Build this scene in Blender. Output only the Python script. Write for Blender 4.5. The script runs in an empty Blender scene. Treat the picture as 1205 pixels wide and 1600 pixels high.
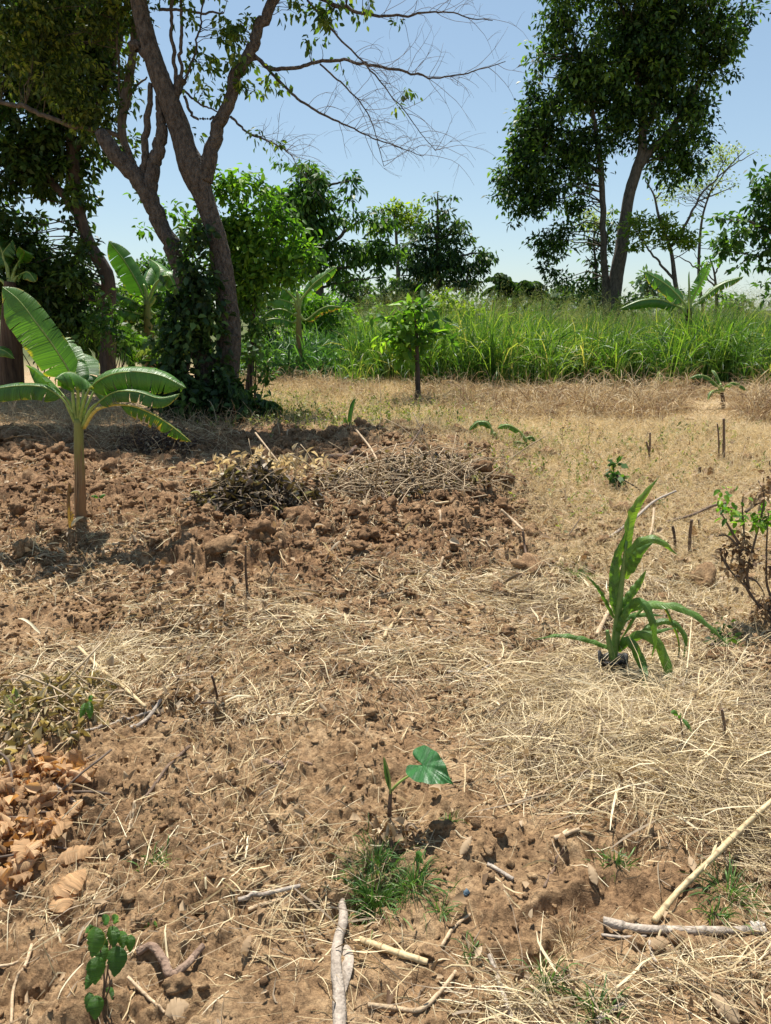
import bpy, math
import numpy as np
from mathutils import Vector
PI = math.pi
RNG = np.random.default_rng(7)
# ------------------------------------------------------------------ camera, sky, sun, exposure
F_PX = 26.0/36.0*1600.0; PITCH = math.radians(15.3); CAM_H = 1.55
SC = bpy.context.scene
COL = SC.collection
cd = bpy.data.cameras.new('camera'); CAM = bpy.data.objects.new('camera', cd); COL.objects.link(CAM)
CAM.location = (0, 0, CAM_H); CAM.rotation_euler = (PI/2-PITCH, 0, 0)
cd.sensor_fit = 'VERTICAL'; cd.sensor_height = 36; cd.lens = 26; cd.clip_start = .05; cd.clip_end = 3000
SC.camera = CAM
SC.render.resolution_x = 771; SC.render.resolution_y = 1024
SUN_EL = math.radians(66); SUN_AZ = math.radians(-14)      # azimuth clockwise from +Y (ahead)
w = bpy.data.worlds.new('World'); SC.world = w; w.use_nodes = True
wn = w.node_tree.nodes; bg = wn['Background']; sky = wn.new('ShaderNodeTexSky')
sky.sky_type = 'NISHITA'; sky.sun_disc = False; sky.sun_elevation = SUN_EL; sky.sun_rotation = SUN_AZ
sky.air_density = 1.0; sky.dust_density = .3; sky.ozone_density = 1.6; sky.altitude = 100
gm = wn.new('ShaderNodeGamma'); gm.inputs[1].default_value = .62; ml = wn.new('ShaderNodeMix'); ml.data_type = 'RGBA'; ml.blend_type = 'MULTIPLY'; ml.inputs[0].default_value = 1
ml.inputs[7].default_value = (.98, 1.10, 1.16, 1); w.node_tree.links.new(sky.outputs[0], gm.inputs[0]); w.node_tree.links.new(gm.outputs[0], ml.inputs[6])
w.node_tree.links.new(ml.outputs[2], bg.inputs[0]); bg.inputs[1].default_value = .115
sl = bpy.data.lights.new('sun', 'SUN'); sl.energy = 4.6; sl.angle = math.radians(.55); sl.color = (1, .95, .88)
SUN = bpy.data.objects.new('sun', sl); COL.objects.link(SUN)
sv = Vector((math.sin(SUN_AZ)*math.cos(SUN_EL), math.cos(SUN_AZ)*math.cos(SUN_EL), math.sin(SUN_EL)))
SUN.rotation_euler = (-sv).to_track_quat('-Z', 'Y').to_euler(); SUN.location = sv*50
SC.view_settings.view_transform = 'Standard'; SC.view_settings.look = 'None'
SC.view_settings.exposure = .93; SC.view_settings.gamma = 1
SC.render.engine = 'CYCLES'
try:
    SC.cycles.max_bounces = 8; SC.cycles.transparent_max_bounces = 8; SC.cycles.use_adaptive_sampling = True
except Exception: pass

# ------------------------------------------------------------------ pixels of the photo <-> points of the place
cp, sp = math.cos(PITCH), math.sin(PITCH)
def ray(px, py):
    a = (px-602.5)/F_PX; b = (800-py)/F_PX
    return np.array([a, cp+b*sp, -sp+b*cp])
def P(px, py, Y):
    r = ray(px, py); return np.array([0, 0, CAM_H]) + r*(Y/r[1])
def GF(px, py):
    r = ray(px, py); return np.array([0, 0, CAM_H]) + r*(CAM_H/-r[2])
def m_px(Y): return Y/F_PX*1.02                              # metres per photo pixel at distance Y
def proj(x, y, z=0.0):
    d = y*cp-(z-CAM_H)*sp; u = y*sp+(z-CAM_H)*cp
    d = np.where(d < .05, .05, d)
    return 602.5+F_PX*x/d, 800-F_PX*u/d

# ------------------------------------------------------------------ noise
def _h(i, j, s):
    n = (i.astype(np.int64)*374761393 + j.astype(np.int64)*668265263 + s*974634777) & 0xffffffff
    n = ((n ^ (n >> 13))*1274126177) & 0xffffffff
    n = ((n ^ (n >> 16))*2246822519) & 0xffffffff
    return ((n ^ (n >> 15)) & 0xffffff)/float(0xffffff)
def vnoise(x, y, s=0):
    x = np.asarray(x, float); y = np.asarray(y, float)
    i = np.floor(x); j = np.floor(y); fx = x-i; fy = y-j
    fx = fx*fx*fx*(fx*(fx*6-15)+10); fy = fy*fy*fy*(fy*(fy*6-15)+10)
    a = _h(i, j, s); b = _h(i+1, j, s); c = _h(i, j+1, s); d = _h(i+1, j+1, s)
    return ((a*(1-fx)+b*fx)*(1-fy)+(c*(1-fx)+d*fx)*fy)*2-1
def fbm(x, y, oct=4, s=0, lac=2.07, g=.5):
    v = 0; a = 1; t = 0
    for k in range(oct):
        c, si = math.cos(k*1.1), math.sin(k*1.1)
        v = v + a*vnoise((x*c-y*si), (x*si+y*c), s+k*17); t += a; a *= g; x = x*lac; y = y*lac
    return v/t
def cells(x, y, s=0):                                         # distance to the nearest scattered point: clods
    x = np.asarray(x, float); y = np.asarray(y, float)
    i = np.floor(x); j = np.floor(y); best = np.full(x.shape, 9.)
    for a in (-1, 0, 1):
        for b in (-1, 0, 1):
            qx = i+a+_h(i+a, j+b, s)-x; qy = j+b+_h(i+a, j+b, s+5)-y
            r = .55+.5*_h(i+a, j+b, s+9)
            best = np.minimum(best, (qx*qx+qy*qy)/(r*r))
    return best

def ell(px, py, items):
    v = 0
    for (cx, cy, rx, ry, wgt) in items:
        v = v + wgt*np.exp(-(((px-cx)/rx)**2+((py-cy)/ry)**2)*1.1)
    return v
def far_clamp(x, y):
    px, py = proj(x, y); ok = y > .9
    return np.where(ok, px, 602.5+x*900), np.where(ok, py, 1750)
TILL = [(250, 812, 350, 125, 1.15), (560, 815, 270, 120, 1.05), (300, 960, 260, 40, .35), (700, 740, 130, 75, 1), (1150, 1060, 80, 45, .7), (60, 720, 260, 60, 1), (430, 690, 200, 30, .9)]
def tilled(x, y):
    px, py = far_clamp(x, y); return np.clip(ell(px, py, TILL)+.45*fbm(x*1.3, y*1.3, 3, 70), 0, 1)
STRAW = [(560, 985, 420, 55, .34), (150, 1010, 190, 45, .28), (1040, 1200, 250, 120, 1.3), (1180, 1300, 90, 90, 1), (900, 1130, 120, 60, .8), (1050, 1550, 280, 75, 1.2),
         (810, 1560, 90, 75, 1), (1040, 850, 190, 110, .4), (1000, 1040, 190, 60, .8), (120, 1100, 120, 60, .35), (60, 1440, 110, 35, .5), (360, 1110, 170, 30, .3),
         (900, 940, 220, 40, .9), (1150, 760, 130, 100, .3), (560, 780, 45, 25, .8), (960, 1420, 150, 45, -.7), (740, 1390, 100, 80, -.3), (430, 770, 90, 40, .4)]
def straw_d(x, y):
    px, py = far_clamp(x, y)
    return np.clip(.14+ell(px, py, STRAW)+.65*fbm(x*1.7, y*1.7, 3, 40), .03, 1.4)
PITS = [(590, 1370, .10, .07), (655, 1258, .06, .05), (455, 1330, .05, .045), (310, 1420, .035, .04), (130, 1320, .07, .05), (560, 1390, .05, .05), (950, 1045, .10, .05), (705, 1265, .04, .05),
        (725, 1270, .03, .04), (470, 1120, .05, .04), (235, 1380, .04, .03), (230, 1210, .05, .03), (880, 1340, .05, .05), (1000, 1330, .06, .04), (110, 1190, .08, .06),
        (300, 1120, .08, .04), (640, 940, .1, .04), (820, 1010, .09, .04), (535, 1205, .05, .03), (380, 1250, .04, .03), (150, 1470, .03, .03), (1180, 1330, .07, .05), (930, 1330, .05, .04), (420, 860, .1, .06),
        (760, 800, .12, .06), (60, 860, .12, .07), (250, 880, .1, .06), (700, 1110, .06, .03), (350, 1470, .03, .03)]
PITS = [(*GF(a, b)[:2], r, d) for a, b, r, d in PITS]
MNDS = [(1060, 1230, .35, .07), (1180, 1150, .35, .07), (300, 1240, .4, .03), (50, 1250, .3, .05), (500, 1050, .5, .04), (700, 760, .8, .12), (300, 860, .7, .07), (560, 700, .8, .08),
        (740, 1310, .09, .05), (60, 1120, .35, .06), (1100, 1560, .3, .04), (150, 800, .7, .06)]
MNDS = [(*GF(a, b)[:2], r, d) for a, b, r, d in MNDS]
def ground_h(x, y):
    x = np.asarray(x, float); y = np.asarray(y, float)
    t = tilled(x, y)
    fade = np.clip((60-y)/40, 0, 1)*np.clip((y+14)/12, 0, 1)
    rough = .55+.75*t; rough = rough*np.where(y > 9.5, .5, 1)
    wx = x+.09*fbm(x*3, y*3, 2, 90); wy = y+.09*fbm(x*3+7, y*3, 2, 91)
    z = .045*fbm(x*.55, y*.55, 3, 1)+.03*fbm(x*1.9, y*1.9, 2, 3)*rough
    c1 = np.sqrt(np.clip(1-cells(wx*3.1, wy*3.1, 11), 0, 1))
    c2 = np.sqrt(np.clip(1-cells(wx*8.3, wy*8.3, 21), 0, 1))
    c3 = np.sqrt(np.clip(1-cells(wx*21, wy*21, 31), 0, 1))
    m1 = np.clip(fbm(x*1.1, y*1.1, 2, 55)*2+.5, 0, 1)
    hol = np.clip(fbm(wx*5.5, wy*5.5, 3, 66)-.22, 0, .5)*np.clip(fbm(x*1.6, y*1.6, 2, 67)+.55, 0, 1)
    z = z - .16*hol*fade
    z = z + rough*(.040*np.abs(vnoise(wx*7.5, wy*7.5, 81))+.022*np.abs(vnoise(wx*19, wy*19, 82))*(y < 11)+.010*np.abs(vnoise(x*47, y*47, 83))*(y < 6)-.02)*fade
    z = z + rough*(.060*t*c1 + .030*c2*(.35+m1) + .011*c3) + rough*.026*fbm(x*13, y*13, 3, 60)*(.5+m1) + .018*fbm(x*36, y*36, 3, 61)*(.4+m1) - .03*np.clip(fbm(x*19, y*19, 3, 62)-.18, 0, 1)*(y < 9)
    for (cx, cy, r, d) in PITS:
        q = ((x-cx)**2+(y-cy)**2)/(r*r); z = z - d*np.exp(-q**1.5*1.2)*(1+.4*vnoise(x*40, y*40, 8))
    for (cx, cy, r, d) in MNDS:
        q = ((x-cx)**2+(y-cy)**2)/(r*r); z = z + d*np.exp(-q)
    return z*fade-.03
def G(px, py, dz=0.0):
    p = GF(px, py); z = 0
    for _ in range(4):
        z = float(ground_h(p[0], p[1])); r = ray(px, py)
        p = np.array([0, 0, CAM_H])+r*((CAM_H-z)/-r[2])
    return np.array([p[0], p[1], z+dz])
def on_ground(x, y, dz=0.0): return np.array([x, y, float(ground_h(x, y))+dz])
def GY(py): return GF(602, py)[1]

# ------------------------------------------------------------------ objects
def tag(o, label=None, cat=None, group=None, kind=None):
    if label: o['label'] = label
    if cat: o['category'] = cat
    if group: o['group'] = group
    if kind: o['kind'] = kind
    return o
def thing(name, loc, label, cat, group=None):
    o = bpy.data.objects.new(name, None); COL.objects.link(o); o.location = [float(v) for v in loc]
    o.empty_display_size = .1
    return tag(o, label, cat, group)
def root_loc(p):
    while p.parent: p = p.parent
    return np.array(p.location)
def mesh(name, V, F, mat, parent=None, origin=None, attrs=None, smooth=False, label=None, cat=None, group=None, kind=None):
    V = np.asarray(V, np.float64).reshape(-1, 3)
    if not isinstance(F, (list, tuple)): F = [F]
    F = [np.asarray(f, np.int64) for f in F if len(f)]
    if parent is not None: org = root_loc(parent)
    elif origin is not None: org = np.asarray(origin, float)
    else: org = np.zeros(3)
    me = bpy.data.meshes.new(name)
    tot = sum(f.size for f in F); nf = sum(len(f) for f in F)
    me.vertices.add(len(V)); me.vertices.foreach_set('co', (V-org).astype(np.float32).ravel())
    me.loops.add(tot); me.loops.foreach_set('vertex_index', np.concatenate([f.ravel() for f in F]).astype(np.int32))
    me.polygons.add(nf)
    ln = np.concatenate([np.full(len(f), f.shape[1]) for f in F]); st = np.concatenate([[0], np.cumsum(ln)[:-1]])
    me.polygons.foreach_set('loop_start', st.astype(np.int32)); me.polygons.foreach_set('loop_total', ln.astype(np.int32))
    me.update(calc_edges=True)
    if smooth: me.polygons.foreach_set('use_smooth', np.ones(nf, bool))
    for k, a in (attrs or {}).items():
        at = me.attributes.new(k, 'FLOAT', 'POINT'); at.data.foreach_set('value', np.asarray(a, np.float32).ravel())
    me.materials.append(mat); me.validate()
    o = bpy.data.objects.new(name, me); COL.objects.link(o)
    if parent is not None: o.parent = parent
    else: o.location = [float(v) for v in org]
    return tag(o, label, cat, group, kind)
def cat_parts(parts):                                          # join (V, F, attrs) bundles of ONE part
    Vs, Fs, A, off = [], {}, {}, 0
    for V, F, at in parts:
        V = np.asarray(V).reshape(-1, 3)
        for f in (F if isinstance(F, (list, tuple)) else [F]):
            if len(f): Fs.setdefault(f.shape[1], []).append(np.asarray(f)+off)
        for k, a in at.items(): A.setdefault(k, []).append(np.asarray(a).ravel())
        Vs.append(V); off += len(V)
    return np.concatenate(Vs), [np.concatenate(f) for f in Fs.values()], {k: np.concatenate(a) for k, a in A.items()}
def nrm(v): return v/np.maximum(np.linalg.norm(v, axis=-1, keepdims=True), 1e-9)
def ribbons(C, W, S, rnd=None, fold=0.0):
    """flat blades: C (N,K,3) centre lines, W (N,K) widths, S (N,K,3) side directions"""
    N, K, _ = C.shape
    if S.ndim == 2: S = np.repeat(S[:, None], K, 1)
    if fold:
        T = nrm(np.gradient(C, axis=1)); Nn = np.cross(S, T); up = Nn*(W*fold)[..., None]
        V = np.stack([C-S*W[..., None]/2+up, C, C+S*W[..., None]/2+up], 2); q = 3
    else:
        V = np.stack([C-S*W[..., None]/2, C+S*W[..., None]/2], 2); q = 2
    idx = np.arange(N*K*q).reshape(N, K, q)
    Fa = [np.stack([idx[:, :-1, j], idx[:, :-1, j+1], idx[:, 1:, j+1], idx[:, 1:, j]], -1).reshape(-1, 4) for j in range(q-1)]
    if rnd is None: rnd = RNG.random(N)
    u = np.broadcast_to(np.linspace(0, 1, K)[None, :, None], (N, K, q))
    return V.reshape(-1, 3), np.concatenate(Fa), {'rnd': np.repeat(rnd, K*q), 'u': u.ravel()}
def tubes(C, R, sides=6, rnd=None, cap=True):
    """round stems: C (N,K,3), R (N,K)"""
    N, K, _ = C.shape
    T = nrm(np.gradient(C, axis=1)); ref = np.where(np.abs(T[:, :1, 2:3]) > .8, np.array([[[1., 0, 0]]]), np.array([[[0., 0, 1]]]))
    A = nrm(np.cross(T, np.broadcast_to(ref, T.shape))); B = np.cross(T, A)
    a = np.linspace(0, 2*PI, sides, endpoint=False)
    V = C[:, :, None]+R[:, :, None, None]*(A[:, :, None]*np.cos(a)[:, None]+B[:, :, None]*np.sin(a)[:, None])
    idx = np.arange(N*K*sides).reshape(N, K, sides); nx = np.roll(idx, -1, 2)
    Fq = np.stack([idx[:, :-1], nx[:, :-1], nx[:, 1:], idx[:, 1:]], -1).reshape(-1, 4)
    F = [Fq]
    if cap: F.append(idx[:, -1]); F.append(idx[:, 0, ::-1])
    if rnd is None: rnd = RNG.random(N)
    u = np.broadcast_to(np.linspace(0, 1, K)[None, :, None], (N, K, sides))
    return V.reshape(-1, 3), F, {'rnd': np.repeat(rnd, K*sides), 'u': u.ravel()}
def spline(pts, n):
    p = np.asarray(pts, float)
    if len(p) == 2: return p[0]+(p[1]-p[0])*np.linspace(0, 1, n)[:, None]
    q = np.vstack([2*p[0]-p[1], p, 2*p[-1]-p[-2]])
    L = np.concatenate([[0], np.cumsum(np.linalg.norm(np.diff(p[:, :min(3, p.shape[1])], axis=0), axis=1))]); s = np.linspace(0, L[-1], n)
    k = np.clip(np.searchsorted(L, s, 'right')-1, 0, len(p)-2); t = ((s-L[k])/(L[k+1]-L[k]+1e-9))[:, None]
    a, b, c, d = q[k], q[k+1], q[k+2], q[k+3]
    return .5*((2*b)+(-a+c)*t+(2*a-5*b+4*c-d)*t*t+(-a+3*b-3*c+d)*t**3)
def grow(base, d0, L, K, droop=.0, wig=.0):
    N = len(base); C = np.zeros((N, K, 3)); C[:, 0] = base; d = nrm(d0.copy())
    L = np.broadcast_to(np.asarray(L, float), (N,)); dr = np.broadcast_to(np.asarray(droop, float), (N,))
    for k in range(1, K):
        d = d+RNG.normal(0, 1, (N, 3))*wig; d[:, 2] -= dr*(k/K)*2
        d = nrm(d); C[:, k] = C[:, k-1]+d*(L/(K-1))[:, None]
    return C
def rdir(N, up=0.0, spread=1.0):
    v = RNG.normal(0, 1, (N, 3))*spread; v[:, 2] += up; return nrm(v)
def leaves(pos, axis, L, Wd, hexa=False, upb=1.0, rnd=None, fold=.12, curl=.0):
    """leaf-shaped faces at pos pointing along axis"""
    N = len(pos); axis = nrm(axis)
    up = RNG.normal(0, .55, (N, 3)); up[:, 2] += upb
    S = nrm(np.cross(axis, up)); Nn = np.cross(S, axis)
    L = np.broadcast_to(L, (N,))[:, None]; Wd = np.broadcast_to(Wd, (N,))[:, None]
    if hexa:
        f = lambda u, v, h: pos+axis*L*u+S*Wd*v+Nn*(Wd*h-L*curl*u*u)
        V = np.stack([f(0, 0, 0), f(.32, -.5, fold*2), f(.7, -.36, fold*1.5), f(1, 0, 0), f(.7, .36, fold*1.5), f(.32, .5, fold*2), f(.5, 0, 0)], 1)
        i = np.arange(N)[:, None]*7
        F4 = np.concatenate([i+np.array([[0, 6, 2, 1]]), i+np.array([[0, 5, 4, 6]])]); F3 = np.concatenate([i+np.array([[6, 3, 2]]), i+np.array([[6, 4, 3]])])
        F = [F4, F3]; k = 7
    else:
        V = np.stack([pos, pos+axis*L*.45-S*Wd*.5+Nn*Wd*fold, pos+axis*L-Nn*L*curl, pos+axis*L*.45+S*Wd*.5+Nn*Wd*fold], 1)
        F = [np.arange(N*4).reshape(N, 4)]; k = 4
    if rnd is None: rnd = RNG.random(N)
    return V.reshape(-1, 3), F, {'rnd': np.repeat(rnd, k), 'u': np.zeros(N*k)}

# ------------------------------------------------------------------ materials
def new_mat(name):
    m = bpy.data.materials.new(name); m.use_nodes = True; nt = m.node_tree; nt.nodes.clear()
    return m, nt, (lambda t: nt.nodes.new('ShaderNode'+t)), nt.links.new
def ramp(nt, stops):
    r = nt.nodes.new('ShaderNodeValToRGB'); e = r.color_ramp.elements
    while len(e) < len(stops): e.new(.5)
    for k, (p, c) in enumerate(stops): e[k].position = p; e[k].color = (*c, 1)
    return r
def leaf_mat(name, stops, transl=.35, rough=.45, spec=.4, tint=(1.5, 1.7, .6), vein=False, dead=None, scale=3.0):
    """green or dry blades: colour by leaf, light through them"""
    m, nt, n, lk = new_mat(name)
    at = n('Attribute'); at.attribute_name = 'rnd'
    geo = n('NewGeometry'); ns = n('TexNoise'); ns.inputs['Scale'].default_value = scale; ns.inputs['Detail'].default_value = 3
    lk(geo.outputs['Position'], ns.inputs['Vector'])
    mx = n('Math'); mx.operation = 'MULTIPLY_ADD'; lk(ns.outputs[0], mx.inputs[0]); mx.inputs[1].default_value = .7; mx.inputs[2].default_value = -.35
    ad = n('Math'); ad.operation = 'ADD'; ad.use_clamp = True; lk(at.outputs['Fac'], ad.inputs[0]); lk(mx.outputs[0], ad.inputs[1])
    r = ramp(nt, stops); lk(ad.outputs[0], r.inputs[0]); col = r.outputs[0]
    bump = None
    if vein:
        au = n('Attribute'); au.attribute_name = 'u'; av = n('Attribute'); av.attribute_name = 'v'
        ab = n('Math'); ab.operation = 'ABSOLUTE'; lk(av.outputs['Fac'], ab.inputs[0])
        m1 = n('Math'); m1.operation = 'MULTIPLY_ADD'; lk(ab.outputs[0], m1.inputs[0]); m1.inputs[1].default_value = -.05; lk(au.outputs['Fac'], m1.inputs[2])
        cb = n('CombineXYZ'); lk(m1.outputs[0], cb.inputs[0]); lk(at.outputs['Fac'], cb.inputs[1])
        n2 = n('TexNoise'); n2.inputs['Scale'].default_value = 70; n2.inputs['Detail'].default_value = 4; lk(cb.outputs[0], n2.inputs['Vector'])
        n3 = n('TexNoise'); n3.inputs['Scale'].default_value = 9; n3.inputs['Detail'].default_value = 1; lk(cb.outputs[0], n3.inputs['Vector'])
        hs = n('HueSaturation'); lk(col, hs.inputs['Color'])
        mm = n('Math'); mm.operation = 'ADD'; lk(n2.outputs[0], mm.inputs[0]); lk(n3.outputs[0], mm.inputs[1])
        mp = n('MapRange'); lk(mm.outputs[0], mp.inputs[0]); mp.inputs[1].default_value = .7; mp.inputs[2].default_value = 1.3; mp.inputs[3].default_value = .7; mp.inputs[4].default_value = 1.35
        lk(mp.outputs[0], hs.inputs['Value']); col = hs.outputs[0]
        bump = n('Bump'); bump.inputs['Strength'].default_value = .5; bump.inputs['Distance'].default_value = .02; lk(mm.outputs[0], bump.inputs['Height'])
        ad2 = n('Attribute'); ad2.attribute_name = 'dry'
        n4 = n('TexNoise'); n4.inputs['Scale'].default_value = 11; n4.inputs['Detail'].default_value = 4; lk(geo.outputs['Position'], n4.inputs['Vector'])
        s1 = n('Math'); s1.operation = 'MULTIPLY_ADD'; lk(n4.outputs[0], s1.inputs[0]); s1.inputs[1].default_value = .8; lk(ad2.outputs['Fac'], s1.inputs[2])
        rr = ramp(nt, [(.86, (0, 0, 0)), (.97, (1, 1, 1))]); lk(s1.outputs[0], rr.inputs[0])
        ry = ramp(nt, [(.70, (0, 0, 0)), (.86, (1, 1, 1))]); lk(s1.outputs[0], ry.inputs[0])
        for rp, cc in ((ry, (.42, .36, .05)), (rr, (.30, .17, .07))):
            mc = n('Mix'); mc.data_type = 'RGBA'; lk(rp.outputs[0], mc.inputs[0]); lk(col, mc.inputs[6]); mc.inputs[7].default_value = (*cc, 1); col = mc.outputs[2]
    pb = n('BsdfPrincipled'); lk(col, pb.inputs['Base Color']); pb.inputs['Roughness'].default_value = rough; pb.inputs['Specular IOR Level'].default_value = spec
    tr = n('BsdfTranslucent'); tm = n('Mix'); tm.data_type = 'RGBA'; tm.blend_type = 'MULTIPLY'; tm.inputs[0].default_value = 1
    lk(col, tm.inputs[6]); tm.inputs[7].default_value = (*tint, 1); lk(tm.outputs[2], tr.inputs[0])
    if bump: lk(bump.outputs[0], pb.inputs['Normal']); lk(bump.outputs[0], tr.inputs['Normal'])
    ms = n('MixShader'); ms.inputs[0].default_value = transl; lk(pb.outputs[0], ms.inputs[1]); lk(tr.outputs[0], ms.inputs[2])
    o = n('OutputMaterial'); lk(ms.outputs[0], o.inputs[0]); return m
def bark_mat(name, c1, c2, scale=6.0, bump=.6, rough=.9, stretch=.25, dist=.02, top=None):
    m, nt, n, lk = new_mat(name)
    tc = n('TexCoord'); mp = n('Mapping'); mp.inputs['Scale'].default_value = (scale, scale, scale*stretch); lk(tc.outputs['Object'], mp.inputs[0])
    a = n('TexNoise'); a.inputs['Scale'].default_value = 2.2; a.inputs['Detail'].default_value = 8; a.inputs['Roughness'].default_value = .65; lk(mp.outputs[0], a.inputs['Vector'])
    v = n('TexVoronoi'); v.feature = 'DISTANCE_TO_EDGE'; v.inputs['Scale'].default_value = 3; lk(mp.outputs[0], v.inputs['Vector'])
    r = ramp(nt, [(.3, c1), (.68, c2)]); lk(a.outputs[0], r.inputs[0])
    at = n('Attribute'); at.attribute_name = 'rnd'; hs = n('HueSaturation'); co = r.outputs[0]
    if top:
        au = n('Attribute'); au.attribute_name = 'u'; rt = ramp(nt, [(.3, tuple(v*.6 for v in top)), (.7, tuple(v*1.2 for v in top))]); lk(a.outputs[0], rt.inputs[0])
        ru = ramp(nt, [(.42, (0, 0, 0)), (.85, (1, 1, 1))]); lk(au.outputs['Fac'], ru.inputs[0]); mt = n('Mix'); mt.data_type = 'RGBA'; lk(ru.outputs[0], mt.inputs[0]); lk(co, mt.inputs[6]); lk(rt.outputs[0], mt.inputs[7]); co = mt.outputs[2]
    lk(co, hs.inputs['Color'])
    mr = n('MapRange'); lk(at.outputs['Fac'], mr.inputs[0]); mr.inputs[3].default_value = .5; mr.inputs[4].default_value = 1.4; lk(mr.outputs[0], hs.inputs['Value'])
    ad = n('Math'); ad.operation = 'MULTIPLY_ADD'; lk(v.outputs[0], ad.inputs[0]); ad.inputs[1].default_value = .9; lk(a.outputs[0], ad.inputs[2])
    b = n('Bump'); b.inputs['Strength'].default_value = bump; b.inputs['Distance'].default_value = dist; lk(ad.outputs[0], b.inputs['Height'])
    pb = n('BsdfPrincipled'); pb.inputs['Roughness'].default_value = rough; pb.inputs['Specular IOR Level'].default_value = .25
    lk(hs.outputs[0], pb.inputs['Base Color']); lk(b.outputs[0], pb.inputs['Normal'])
    o = n('OutputMaterial'); lk(pb.outputs[0], o.inputs[0]); return m
def soil_mat(name, use_attr=True):
    m, nt, n, lk = new_mat(name)
    geo = n('NewGeometry')
    def noise(sc, det=6, ro=.6):
        x = n('TexNoise'); x.inputs['Scale'].default_value = sc; x.inputs['Detail'].default_value = det; x.inputs['Roughness'].default_value = ro
        lk(geo.outputs['Position'], x.inputs['Vector']); return x.outputs[0]
    tan = ramp(nt, [(.25, (.195, .116, .060)), (.52, (.355, .232, .126)), (.8, (.52, .38, .228))])
    red = ramp(nt, [(.25, (.135, .074, .039)), (.55, (.285, .172, .092)), (.8, (.46, .32, .19))])
    na = noise(5); lk(na, tan.inputs[0]); lk(na, red.inputs[0])
    mc = n('Mix'); mc.data_type = 'RGBA'; lk(tan.outputs[0], mc.inputs[6]); lk(red.outputs[0], mc.inputs[7])
    if use_attr:
        a = n('Attribute'); a.attribute_name = 'red'; s = n('Math'); s.operation = 'MULTIPLY_ADD'; s.use_clamp = True; lk(noise(1.7, 4), s.inputs[0]); s.inputs[1].default_value = 1.1
        s2 = n('Math'); s2.operation = 'ADD'; lk(a.outputs['Fac'], s2.inputs[0]); s2.inputs[1].default_value = -.55; lk(s2.outputs[0], s.inputs[2]); lk(s.outputs[0], mc.inputs[0])
        g = n('Attribute'); g.attribute_name = 'veg'
        gr = n('Mix'); gr.data_type = 'RGBA'; lk(g.outputs['Fac'], gr.inputs[0]); lk(mc.outputs[2], gr.inputs[6]); gr.inputs[7].default_value = (.42, .32, .19, 1)
        fa = n('Attribute'); fa.attribute_name = 'far'; fm = n('Mix'); fm.data_type = 'RGBA'; lk(fa.outputs['Fac'], fm.inputs[0]); lk(gr.outputs[2], fm.inputs[6]); fm.inputs[7].default_value = (.085, .10, .035, 1); col = fm.outputs[2]
    else:
        a = n('Attribute'); a.attribute_name = 'rnd'; lk(a.outputs['Fac'], mc.inputs[0]); col = mc.outputs[2]
    # fine speckle of crumbs
    sp_ = ramp(nt, [(.36, (.55, .52, .50)), (.60, (1.25, 1.24, 1.20))]); lk(noise(55, 5, .7), sp_.inputs[0])
    mu = n('Mix'); mu.data_type = 'RGBA'; mu.blend_type = 'MULTIPLY'; mu.inputs[0].default_value = 1; lk(col, mu.inputs[6]); lk(sp_.outputs[0], mu.inputs[7])
    b1 = n('Bump'); b1.inputs['Strength'].default_value = .8; b1.inputs['Distance'].default_value = .035; lk(noise(30, 8, .72), b1.inputs['Height'])
    b2 = n('Bump'); b2.inputs['Strength'].default_value = .5; b2.inputs['Distance'].default_value = .010; lk(noise(150, 4, .7), b2.inputs['Height']); lk(b1.outputs[0], b2.inputs['Normal'])
    pb = n('BsdfPrincipled'); pb.inputs['Roughness'].default_value = .95; pb.inputs['Specular IOR Level'].default_value = .15
    lk(mu.outputs[2], pb.inputs['Base Color']); lk(b2.outputs[0], pb.inputs['Normal'])
    o = n('OutputMaterial'); lk(pb.outputs[0], o.inputs[0]); return m
def plain_mat(name, c, rough=.5, spec=.5, bump=0, sc=40):
    m, nt, n, lk = new_mat(name); pb = n('BsdfPrincipled'); pb.inputs['Roughness'].default_value = rough; pb.inputs['Specular IOR Level'].default_value = spec
    tc = n('TexCoord'); ns = n('TexNoise'); ns.inputs['Scale'].default_value = sc; ns.inputs['Detail'].default_value = 5; lk(tc.outputs['Object'], ns.inputs['Vector'])
    r = ramp(nt, [(.3, tuple(v*.7 for v in c)), (.7, tuple(v*1.25 for v in c))]); lk(ns.outputs[0], r.inputs[0]); lk(r.outputs[0], pb.inputs['Base Color'])
    if bump: b = n('Bump'); b.inputs['Strength'].default_value = bump; b.inputs['Distance'].default_value = .01; lk(ns.outputs[0], b.inputs['Height']); lk(b.outputs[0], pb.inputs['Normal'])
    o = n('OutputMaterial'); lk(pb.outputs[0], o.inputs[0]); return m
M = {}
M['soil'] = soil_mat('soil'); M['clod'] = soil_mat('clod_soil', False)
M['straw'] = leaf_mat('dry_straw', [(0, (.17, .12, .07)), (.2, (.33, .26, .18)), (.45, (.48, .37, .20)), (.8, (.66, .54, .32)), (1, (.78, .68, .46))], .2, .6, .25, (1.1, 1, .8), scale=2)
M['drygrass'] = leaf_mat('dry_grass', [(0, (.34, .26, .14)), (.5, (.62, .50, .30)), (1, (.80, .68, .45))], .35, .65, .2, (1.1, 1, .75), scale=1.2)
M['browngrass'] = leaf_mat('brown_grass', [(0, (.15, .085, .05)), (.5, (.44, .32, .18)), (1, (.72, .60, .38))], .25, .65, .2, (1.1, 1, .8), scale=1.5)
M['litter'] = leaf_mat('leaf_litter', [(0, (.10, .06, .035)), (.4, (.30, .20, .11)), (.8, (.42, .31, .19)), (1, (.50, .40, .27))], .2, .7, .2, (1.2, 1, .7), scale=6)
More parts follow.
